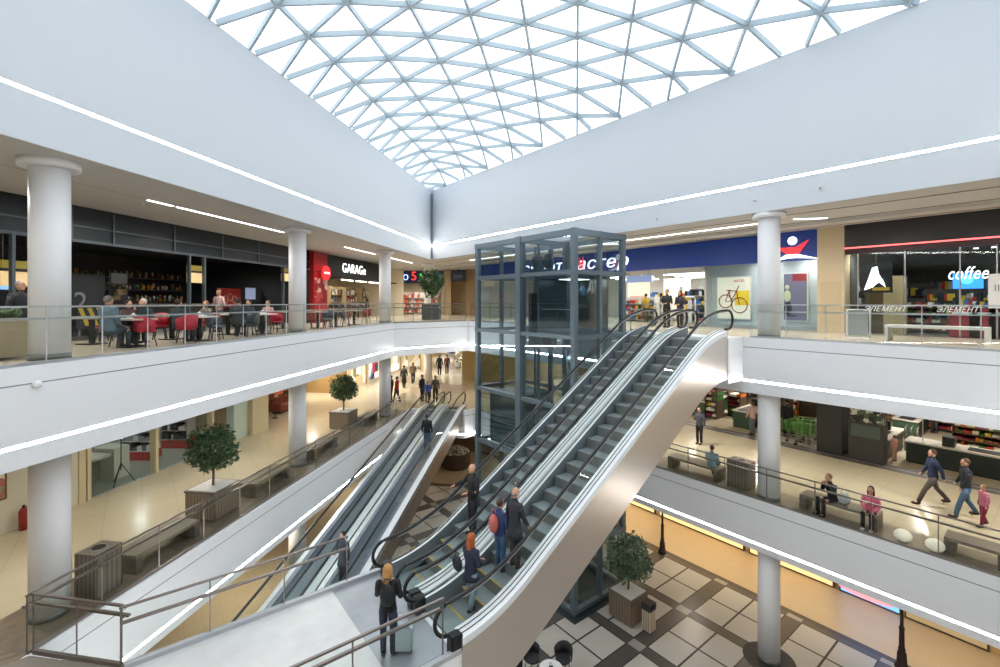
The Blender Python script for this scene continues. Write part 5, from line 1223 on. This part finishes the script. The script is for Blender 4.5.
# ---------------------------------------------------------------- lower floor left: shops under the cafe
Q1 = 5.95
s_of = lambda x: sq(x, Q1)
H1 = L2 - 1.82
MINT = mat('mint_panel', '#c9d8cc', .5); CREAM = mat('cream_pier', '#cdbf9e', .5)
struct('wall_lower_left_plain', lbox(MB(), -22, s_of(78), Q1, Q1 + .2, L1, H1), mat('cream_wall', '#d2cdb8', .6))
struct('wall_lower_left_pier', lbox(MB(), s_of(78), s_of(85), Q1 - .05, Q1 + .3, L1, H1), CREAM)
struct('wall_lower_mint', lbox(MB(), s_of(234), s_of(248), Q1, Q1 + .4, L1, H1), MINT)
struct('wall_lower_beige_pier', lbox(MB(), s_of(248), s_of(264), Q1 - .25, Q1 + .4, L1, H1), CREAM)
struct('wall_lower_shop_back', lbox(lbox(MB(), s_of(78), s_of(250), Q1 + 7, Q1 + 7.2, L1, H1), s_of(78), s_of(78) + .15, Q1, Q1 + 7, L1, H1), mat('shop_pale', '#d6dcd6', .6))
struct('floor_lower_shop', lbox(MB(), s_of(85), s_of(250), Q1 + .05, Q1 + 7, L1, L1 + .008), mat('shop_grey_floor', '#8f958c', .35))
struct('window_lower_shop', lbox(MB(), s_of(85), s_of(234), Q1, Q1 + .015, L1 + .02, H1), GL_S)
gf = thing('shop_glazing', 'glazed front of the shoe shop on the lower left floor', 'shopfront', (*LW(s_of(85), Q1), L1), AL)
for x in (88, 156, 212): MB().box(s_of(x) - s_of(85) - .06, -.06, 0, s_of(x) - s_of(85) + .06, .2, H1 - L1).build('mullion', CREAM, gf)
MB().box(0, -.02, 0, s_of(234) - s_of(85), .03, .04).build('base_rail', STEEL_L, gf)
REDB = mat('red_plinth', '#b02c2a', .45)
for k, (x, y_) in enumerate(((141, 458), (178, 446), (163, 437))):
    shelf(['shoe display with a red plinth, nearest behind the shop glass', 'shoe display with a red plinth, second behind the shop glass', 'shoe display with a red plinth at the rear of the shoe shop'][k], at(x, y_, L1), VA, 1.25, 2.1, .6, 'shoes', base=REDB, frame=mat('shelf_red_edge', '#c7bdb8', .5))
for k in range(4):
    s = s_of(205) + k * 1.9 ; shelf('dark packed shoe shelf along the back of the shoe shop', (*LW(s, Q1 + 5.6), L1), AL, 1.8, 2.6, .5, 'shoes', group='shoe shelves at the back of the shoe shop', levels=6, dens=1.5)
c = at(94, 483, L1).xy; t = thing('till_counter', 'white till counter behind the shoe shop glass', 'counter', (*c, L1), AL); MB().box(.3, -.5, 0, .9, .4, 1.15).build('tall_block', mat('counter_white', '#cdcabf', .5), t); MB().box(-1.2, -.4, .9, .3, .4, 1.0).build('worktop', mat('counter_white', '#cdcabf'), t); MB().box(-1.2, .1, 0, .3, .4, .9).build('front', mat('counter_grey', '#8f8f88', .5), t); MB().box(-.7, -.2, 1.0, -.3, .1, 1.25).build('till', BLACK, t)
c = at(121, 484, L1).xy; t = thing('tripod_lamp', 'light on a black tripod just inside the shoe shop glass', 'lamp', (*c, L1)); MB().bar((0, 0, .5), (0, 0, 1.7), .03).build('stem', BLACK, t); MB().box(-.06, -.1, 1.65, .06, .1, 2.1).build('lamp_head', mat('tube_glow', '#fff4c8', .4, emit=2), t)
for a in (0, 2.1, 4.2): MB().bar((0, 0, .75), (.4 * math.cos(a), .4 * math.sin(a), 0.01), .025).build('leg', BLACK, t)
t = thing('price_board', 'brown framed price board on the cream wall at the left edge', 'poster', (*LW(s_of(0), Q1 - .01), L1 + 1.0), AL); MB().box(-.9, -.05, 0, .12, 0, 1.5).build('frame', mat('frame_brown', '#6e5038', .5), t); MB().box(-.84, -.06, .06, .06, -.05, 1.44).build('print', goods_mat('print_mixed', ['#d9cbb8', '#b06a5a', '#8c8f78', '#e6ddcc'], 5), t)
t = thing('fire_extinguisher', 'red fire extinguisher against the cream wall left of the column', 'extinguisher', (*LW(s_of(18), Q1 - .2), L1)); MB().lathe(0, 0, [(0, 0), (.11, 0), (.11, .52), (.06, .62), (0, .62)], 16).build('cylinder', mat('extinguisher_red', '#8e2a22', .4), t); MB().tube([(0, 0, .64), (.12, .02, .66), (.24, .04, .5), (.3, .05, .3)], .015, 6).build('hose', BLACK, t); MB().box(-.03, -.03, .6, .03, .03, .7).build('valve', BLACK, t)
# dark furniture shop beyond the beige pier
struct('wall_lower_dark_shop', lbox(lbox(MB(), s_of(264), s_of(300) + 6, Q1 + 6, Q1 + 6.2, L1, H1), s_of(300) + 6, s_of(300) + 6.2, Q1 + .3, Q1 + 6, L1, H1), mat('ochre_shop_wall', '#a98a58', .6))
for k, (x, q, c_) in enumerate(((269, 8.4, '#6b3226'), (284, 7.4, '#7c3d26'), (292, 9.4, '#5b4a34'))):
    c = LW(sq(x, q), q); t = thing('sofa', ['dark sofa just past the beige pier on the lower floor', 'rust coloured sofa in the dim shop on the lower floor', 'brown sofa before the second white column in the dim shop'][k], 'sofa', (*c, L1), AL); m = mat('sofa_' + c_[1:], c_, .8)
    MB().box(-.8, -.4, .12, .8, .4, .42).build('seat', m, t, bevel=.04); MB().box(-.8, .2, .42, .8, .42, .85).build('backrest', m, t, bevel=.04)
    for a in (-.9, .75): MB().box(a, -.4, .12, a + .15, .42, .6).build('armrest', m, t, bevel=.03)
    MB().box(-.7, -.3, 0, .7, .3, .12).build('base', BLACK, t)
t = thing('floor_lamp', 'slim lamp with an amber glow in the dim furniture shop', 'lamp', (*LW(sq(275, 6.8), 6.8), L1)); MB().cyl(0, 0, 0, .03, .15).cyl(0, 0, .03, 1.6, .015).build('pole', BLACK, t); MB().lathe(0, 0, [(.2, 1.5), (.12, 1.8), (.1, 1.8), (.18, 1.5)]).build('lamp_shade', mat('amber_shade', '#e8c27a', .5, emit=1.5), t)
t = thing('orange_panel', 'terracotta hanging panel deep in the dim furniture shop', 'panel', (*LW(sq(279, 9.5), 9.5), L1 + .4), AL); MB().box(-.7, -.05, 0, .7, .05, 2.4).build('fabric', mat('terracotta', '#a0522e', .7), t); MB().box(-.75, -.06, 2.4, .75, .06, 2.5).build('rail', BLACK, t)
mb = MB()
# the run of lit shops past the second column
sA = s_of(300) + 6.2
struct('wall_lower_far_left', lbox(MB(), sA, sA + 26, Q1 + .8, Q1 + 1.0, L1, H1), mat('warm_tan_wall', '#bfa877', .6))
mt = [goods_mat('win_a', ['#e6e2d6', '#b4a078', '#cfc4a8', '#7a6a50'], 1.2, emit=.5), goods_mat('win_b', ['#2c3450', '#e8e8ee', '#8890a8', '#b83a3a'], 1.5, emit=.5), goods_mat('win_c', ['#d9d2c0', '#e9e6dc', '#a09070', '#c9b890'], 1.2, emit=.7)]
for k in range(4):
    s = sA + .6 + k * 3.6
    t = thing('shop_window', ['tan lit shop window just past the dim furniture shop', 'dark blue and white shop window behind the second tree', 'pale shop window, third along beyond the second column', 'shop window with dark goods beside the third column', 'pale lit shop window past the third column', 'farthest lit shop window along the left corridor'][k], 'shop window', (*LW(s, Q1 + .78), L1), AL)
    MB().box(0, -.10, 0, 3.1, 0, 3.1).build('frame', mat('window_frame_pale', '#d4ccb8', .5), t); MB().box(.1, -.12, .2, 3.0, -.10, 2.6).build('display', mt[k % 3], t); MB().box(.1, -.14, 2.62, 3.0, -.1, 3.05).build('sign_band', mat('band_red' if k == 1 else 'band_pale', '#c9382e' if k == 1 else '#e6ddc6', .5, emit=.4), t)
# ---------------------------------------------------------------- lower floor, far end
struct('wall_lower_far', fbox(fbox(fbox(MB(), 384, 421, 46, 46.3, L1, H1), 421, 426, 44, 46, L1, H1), 462, 540, 38, 38.3, L1, H1), mat('warm_tan_wall', '#bfa877'))
struct('wall_lower_far_end', fbox(MB(), 426, 466, 60, 60.3, L1, H1), mat('far_pale', '#dcd6c6', .6))
for k, (x, f, w_, c_) in enumerate(((386, 45.8, 1.3, 0), (399, 45.8, 1.0, 2), (409, 45.8, 1.2, 0), (437, 58, 2.0, 2), (447, 57, 1.6, 1), (455, 52, 1.4, 2))):
    t = thing('lit_display', ['lit tan display left of the far corridor', 'pale lit display on the far tan wall', 'lit display near the pink column at the far end', 'bright display at the end of the far corridor', 'dark display by the pair at the end of the corridor', 'green tinted display right of the far corridor'][k], 'display', (*cam_xy(fx(x, f), f), L1), VA)
    MB().box(0, -.08, 0, w_, 0, 3.0).build('frame', mat('window_frame_pale', '#d4ccb8'), t); MB().box(.08, -.1, .15, w_ - .08, -.08, 2.7).build('display', mt[c_], t); MB().box(.2, -.13, 2.75, w_ - .2, -.08, 2.9).build('lamp_bar', mat('lamp_bar_white', '#fff4e0'), t)
t = thing('potted_plant', 'leafy green plant at the right of the far corridor', 'plant', (*cam_xy(fx(458, 46), 46), L1)); MB().lathe(0, 0, [(0, 0), (.25, 0), (.32, .5), (.28, .5), (0, .45)], 16).build('pot', WHITE, t)
mb = MB(); rnd = random.Random(9)
for k in range(160):
    a, z = rnd.uniform(0, 2 * PI), rnd.uniform(.5, 2.0); r_ = rnd.uniform(.1, .6); c = Vector((r_ * math.cos(a), r_ * math.sin(a), z)); d = Vector((rnd.uniform(-1, 1), rnd.uniform(-1, 1), rnd.uniform(-.5, 1))).normalized() * .2; s2 = d.cross(Vector((0, 0, 1))).normalized() * .06
    mb.add([c, c + d * .5 + s2, c + d, c + d * .5 - s2], [(0, 1, 2, 3)])
tag(mb.build('foliage', LM, t, fix=False), kind='stuff')

# ---------------------------------------------------------------- supermarket on the lower floor, right
XM = 23.7
struct('floor_market_threshold', MB().box(XM - .75, -6, L1, XM, 28, L1 + .006), mat('threshold_dark', '#4a4440', .4))
struct('trim_market_track', MB().box(XM - .42, -6, L1 + .006, XM - .34, 28, L1 + .012), mat('track_pale', '#a9a49a', .3, .6))
struct('wall_market_back', MB().box(38, -8, L1, 38.2, 34, H1), mat('market_wall', '#8f8268', .6))
struct('wall_market_far', MB().box(XM, 27.9, L1, 38, 28.1, H1), mat('market_wall', '#8f8268'))
struct('wall_market_pier', MB().box(XM - .3, atX(844, 302, XM).y, L1, XM + .9, atX(819, 302, XM).y, H1), mat('market_pier_dark', '#2c2b2a', .45))
GREENC = mat('counter_dark_green', '#1e2a23', .45); GREENE = mat('counter_green_end', '#38543f', .5)
def checkout(label, x, X, ln, rz=0.):
    t = thing('checkout_counter', label, 'checkout', (X, atX(x, 302, X).y, L1), rz, 'supermarket checkouts')
    MB().box(0, -.45, .05, ln, .45, .82).build('body', GREENC, t); MB().box(-.02, -.46, .05, 0, .46, .8).build('green_end', GREENE, t)
    MB().box(-.05, -.5, .82, ln + .05, .5, .88).build('worktop', mat('worktop_pale', '#c4c0b4', .35), t); MB().box(.1, -.28, .88, ln * .6, .28, .9).build('belt', BLACK, t)
    MB().box(ln * .68, -.15, .88, ln * .76, .3, 1.25).build('till_screen', BLACK, t); MB().bar((ln * .9, 0, .88), (ln * .9, 0, 2.1), .03).build('pole', STEEL, t); MB().box(ln * .9 - .12, -.12, 2.1, ln * .9 + .12, .12, 2.3).build('number_lamp', mat('lane_lamp', '#d8e8c8', .5, emit=.6), t); MB().box(.02, -.42, 0, ln - .02, .42, .05).build('base', BLACK, t)
    return t
checkout('green ended checkout glimpsed just beside the escalator flank', 697, 25.2, 2.4)
checkout('checkout counter with a pale top, behind the customer in pale pink', 742, 24.6, 2.6)
checkout('checkout counter farther in, left of the white column', 722, 28.0, 2.4)
checkout('checkout counter with its green end towards us, right of the dark pier', 874, 24.3, 2.6)
t = checkout('long dark green checkout counter at the right edge', 985, 25.2, 4.4, PI / 2 * 1.0); t.location.y -= 2.2
checkout('checkout counter deep in the supermarket between the dark pier and the railings', 905, 29.0, 2.4)
# goods: packed gondolas
labsM = ['packed supermarket gondola left of the white column, nearest', 'packed supermarket gondola left of the white column, farther in', 'packed gondola beside the escalator flank', 'red and yellow goods behind the white column', 'packed gondola behind the green carts', 'gondola of packets right of the dark pier', 'low gondola behind the railings', 'gondola at the right edge behind the long counter', 'tall gondola deep in the supermarket, left', 'tall gondola deep in the supermarket, middle', 'tall gondola deep in the supermarket, right', 'promo stand with orange goods before the checkouts', 'promo stand with red goods between the checkouts', 'small goods rack by the till behind the long counter', 'goods rack beside the carts']
GM = mat('gondola_brown', '#5b4636', .5)
for k, (x, X, w_, h_, rz) in enumerate(((712, 30.5, 5, 2.1, 0), (735, 31.5, 4.5, 2.1, 0), (688, 31, 5, 2.2, 0), (792, 26.5, 2.0, 2.0, 0), (815, 27.4, 2.0, 2.1, 0), (868, 27.5, 3, 2.2, 0), (915, 33, 4, 1.2, -PI / 2), (960, 32.3, 4.0, 1.9, -PI / 2), (735, 36, 5, 2.4, -PI / 2), (835, 36, 3.4, 2.4, -PI / 2), (912, 36, 3.4, 2.4, -PI / 2), (714, 25.6, .7, 1.7, -PI / 2), (737, 26.9, .7, 1.5, -PI / 2), (990, 28, 2.2, 1.6, -PI / 2))):
    shelf(labsM[k], (X, atX(x, 302, X).y, L1), rz, w_, h_, .8, 'food', frame=GM, levels=5, dens=.9, name='gondola')
# green shopping carts
def cart(label, x, X, rz):
    t = thing('shopping_cart', label, 'shopping cart', (X, atX(x, 302, X).y, L1), rz, 'green shopping carts'); m = mat('cart_green', '#5a9440', .4); mb = MB()
    for z, g in ((.5, 0), (.72, .04), (.95, .08)):
        mb.tube([(-.45 - g, -.24 - g, z), (.4 + g, -.2 - g, z), (.4 + g, .2 + g, z), (-.45 - g, .24 + g, z)], .014, 5, closed=True)
    for k in range(9):
        xx = -.45 + k * .105; mb.bar((xx, -.24, .5), (xx, -.32, .95), .012).bar((xx, .24, .5), (xx, .32, .95), .012).bar((xx, -.24, .5), (xx, .24, .5), .012)
    for k in range(6): yy = -.2 + k * .08; mb.bar((.4, yy, .5), (.48, yy, .95), .012)
    mb.build('basket', m, t); MB().tube([(-.55, -.3, 1.05), (-.55, .3, 1.05)], .022, 8).build('handle', m, t)
    MB().bar((-.5, -.24, .15), (.4, -.2, .15), .03).bar((-.5, .24, .15), (.4, .2, .15), .03).bar((-.5, -.24, .15), (-.53, -.3, 1.05), .03).bar((-.5, .24, .15), (-.53, .3, 1.05), .03).bar((.0, -.24, .15), (.0, -.24, .5), .025).bar((0, .24, .15), (0, .24, .5), .025).build('frame', STEEL, t)
    for a, b in ((-.48, -.24), (-.48, .24), (.38, -.2), (.38, .2)): MB().cyl(0, 0, -.015, .015, .07, n=12, M=Matrix.Translation((a, b, .07)) @ Matrix.Rotation(PI / 2, 4, 'X')).build('wheel', BLACK, t)
    return t
c0 = cart('green shopping cart left of the dark pier, nearest the threshold', 806, 22.95 + .9, PI / 2 + .25)
for k, (x, X) in enumerate(((797, 24.15), (789, 24.35), (814, 24.75), (803, 25.1))):
    o = place(c0, (X, atX(x, 302, X).y, L1), PI / 2 + .25, ['green shopping cart nested second from the threshold', 'green shopping cart nested third, nearest the white column', 'green shopping cart tucked beside the dark pier', 'green shopping cart at the back of the nested carts'][k])
for k, x in enumerate((905, 911, 917)):
    t = thing('barrier_post', ['steel gate post with an arm, nearest the checkout end', 'steel gate post, middle of the three by the entry', 'steel gate post of the supermarket entry, beside the long counter'][k], 'gate', (26.6, atX(x, 302, 26.6).y, L1), 0, 'entry gates of the supermarket'); MB().cyl(0, 0, 0, 1.05, .035).build('post', STEEL_D, t); MB().bar((0, 0, .95), (.9, .1, .95), .03).bar((0, 0, .55), (.9, .1, .55), .03).build('arm', STEEL_D, t)
t = thing('kiosk', 'dark cabinet kiosk against the pier by the green carts', 'kiosk', (XM - .0, atX(851, 302, XM).y - .55, L1)); MB().box(-.35, -.6, 0, .3, .55, 1.6).build('cabinet', mat('kiosk_dark', '#3a3734', .5), t); MB().box(-.37, -.5, 1.0, -.35, .45, 1.5).build('screen', mat('kiosk_screen', '#4e5a52', .3), t); MB().box(-.3, -.55, 1.6, .25, .5, 2.1).build('goods_top', goods_mat('kiosk_goods', ['#3a4a34', '#1f2420', '#c9c9bc', '#56604a'], 6), t)

# ---------------------------------------------------------------- ground floor, right: lit shop fronts under the balcony
XG = 22.8
struct('wall_ground_east', MB().box(XG, -8, 0, XG + .2, 30, 3.72), mat('warm_shop_front', '#cfae74', .5))
gY = lambda x: atX(x, 302, XG).y
def lit_window(label, x0, x1, m, z0=.08, z1=3.0, nm='shop_window'):
    a, b = gY(x0), gY(x1); t = thing(nm, label, 'shop window', (XG, b, 0)); MB().box(-.1, 0, 0, 0, a - b, z1 + .1).build('frame', mat('dark_frame', '#4d3f33', .5), t); MB().box(-.12, .06, z0, -.1, a - b - .06, z1).build('display', m, t); return t
YG = mat('warm_window_glow', '#ffdc9a', .5, emit=.8)
lit_window('warm lit shop window beside the lift, on the ground floor', 600, 656, YG); lit_window('warm lit shop window beyond the lamp post', 660, 745, YG); lit_window('warm lit shop window behind the ground floor column', 750, 835, YG)
w5 = lit_window('blue screen window low under the right balcony', 840, 902, mat('blue_window_screen', '#6fa8f0', .4, emit=1.3))
MB().ball((-.13, 1.1, .25), .01, .9, .16, 16, 8).build('pink_patch', mat('pink_patch', '#e0a0a8', .5, emit=.8), w5); MB().ball((-.125, 1.9, .35), .01, .5, .12, 14, 8).build('dark_patch', mat('navy_patch', '#2a4a90', .5, emit=.4), w5)
lit_window('tan shop window at the right end of the ground floor', 905, 990, mat('tan_window', '#c9b58a', .5, emit=.2))
for k, x in enumerate((666, 700, 730, 768)):
    t = thing('signboard_bracket', 'dark sign bracket on the ground floor shop fronts', 'sign', (XG - .6, gY(x), 2.75), 0, 'sign brackets on the ground floor'); MB().box(-.3, -.04, 0, .3, .04, .5).build('board', mat('dark_frame', '#4d3f33'), t); MB().bar((.3, 0, .4), (.6, 0, .4), .03).build('arm', BLACK, t)
# security domes and detectors on the white walls
for k, (x, y) in enumerate(((35, 384),)):
    p = atQ(x, y, 0); t = thing('security_camera', 'small white security camera under the left balcony edge', 'camera', (*LW(toLW(p)[0], -.06), p.z), AL); MB().ball((0, 0, 0), .07, .07, .07, 14, 8).build('dome', WHITE, t); MB().box(-.05, -.0, -.03, .05, .06, .03).build('mount', WHITE, t)
def wall_spot(label, x, y):
    p = atX(x, y, 16); t = thing('wall_sensor', label, 'sensor', (15.97, p.y, p.z)); MB().ball((0, 0, 0), .05, .06, .05, 10, 6).build('sensor_body', mat('sensor_grey', '#aeb4bb', .5), t); MB().cyl(0, 0, -.02, .02, .07, n=12, M=Matrix.Rotation(PI / 2, 4, 'Y')).build('plate', WHITE, t)
wall_spot('small grey sensor on the right white wall, above the lift', 657, 219); wall_spot('small grey sensor on the right white wall, left of the white column', 755, 201); wall_spot('small grey sensor on the right white wall, farthest right', 821, 188)
for k, (x, q) in enumerate(((141, 2.9), (174, 2.2))):
    c = LW(sq(x, q), q); t = thing('smoke_detector', ['white smoke detector on the beige ceiling, left one', 'white smoke detector on the beige ceiling, nearer the light line'][k], 'detector', (*c, 14.86)); MB().lathe(0, 0, [(0, -.06), (.06, -.05), (.08, 0)]).build('detector', WHITE, t); MB().cyl(0, 0, -.015, 0, .1).build('plate', WHITE, t)
# ---------------------------------------------------------------- light
w = bpy.data.worlds.new('world'); SC.world = w; w.use_nodes = True
bg = w.node_tree.nodes['Background']; bg.inputs[0].default_value = (.93, .97, 1, 1); bg.inputs[1].default_value = WORLD
LAMPN = [0]
RING = mat('fill_spot_ring', '#e8e6e0', .5)
def area(x, y, z, sx, sy, p, col=(1, .96, .9), rz=0):
    """fill light added to brighten the floors: two wide beams in one bay of ceiling"""
    for k in (-1, 1):
        dx, dy = (0, k * sy * .27) if sy >= sx else (k * sx * .27, 0)
        X, Y = x + dx * math.cos(rz) - dy * math.sin(rz), y + dx * math.sin(rz) + dy * math.cos(rz)
        l = bpy.data.lights.new('fill_spot', 'SPOT'); l.spot_size = math.radians(168); l.spot_blend = 1; l.shadow_soft_size = .14; l.energy = p * 2; l.color = col  # added fill spot, no fixture modelled round it
        o = bpy.data.objects.new('fill_spot', l); COL.objects.link(o); o.location = (X, Y, z - .02)
for s in (-8, 0, 8, 16, 24):          # left-hand arcades
    x, y = LW(s, 3.0); area(x, y, 14.84, 6, 3.5, P_L2L, rz=AL)
    area(x, y, L2 - 1.84, 6, 4.5, P_L1L, (1, .95, .87), rz=AL)
for y in (-4, 3, 10, 17, 24):          # right-hand arcades
    area(18.6, y, 14.84, 3.5, 6, P_L2R)
    area(19.5, y, L2 - 1.84, 5, 6, P_L1R, (1, .95, .87))
    area(20.5, y, L1 - 1.66, 3.5, 6, P_GR, (1, .9, .76))
    area(27.5, y, L2 - 1.84, 6, 6, P_SM, (1, .95, .88))
for s in (-2, 6, 13):
    x, y = LW(s, 9); area(x, y, 14.1, 5, 4, P_CAFE, rz=AL)
for s in (17, 21): x, y = LW(s, 8); area(x, y, 14.6, 4, 3, 90, (1, .9, .72), rz=AL)
for s in (4, 10): x, y = LW(s, 9.5); area(x, y, L2 - 1.84, 5, 4, 110, (.95, 1, .97), rz=AL)
for y in (0, 6): area(25.5, y, 14.15, 5, 4, 260)
for y in (10, 15, 21): area(25.5, y, 14.7, 5, 4, 220)
for s in (0, 10, 20): x, y = LW(s, 3); area(x, y, L1 - 1.66, 5, 5, 110, (1, .88, .68), rz=AL)
area(*cam_xy(fx(405, 46), 46), 14.5, 6, 3, 150, (1, .93, .8))
for y in (5.2, 7.2, 9.0): area(22.0, y, 13.9, .1, .8, 22)
area(15, 34, 14.84, 12, 8, P_L2L * 2); area(12, 33, L2 - 1.84, 10, 8, P_L1L * 3.4, (1, .92, .82))
area(*cam_xy(fx(430, 42), 42), L2 - 1.84, 4, 4, P_L1L * 2, (1, .95, .88))
area(*cam_xy(fx(445, 52), 52), L2 - 1.84, 4, 4, P_L1L * 2, (1, .97, .93))
SC.view_settings.view_transform = 'Standard'; SC.view_settings.look = 'None'; SC.view_settings.gamma = 1; SC.view_settings.use_curve_mapping = False
SC.view_settings.exposure = EXPO
SC.cycles.use_denoising = True; SC.cycles.max_bounces = 7; SC.cycles.diffuse_bounces = 4; SC.cycles.glossy_bounces = 3
SC.cycles.transparent_max_bounces = 40; SC.cycles.caustics_reflective = False; SC.cycles.caustics_refractive = False
SC.cycles.sample_clamp_indirect = 4
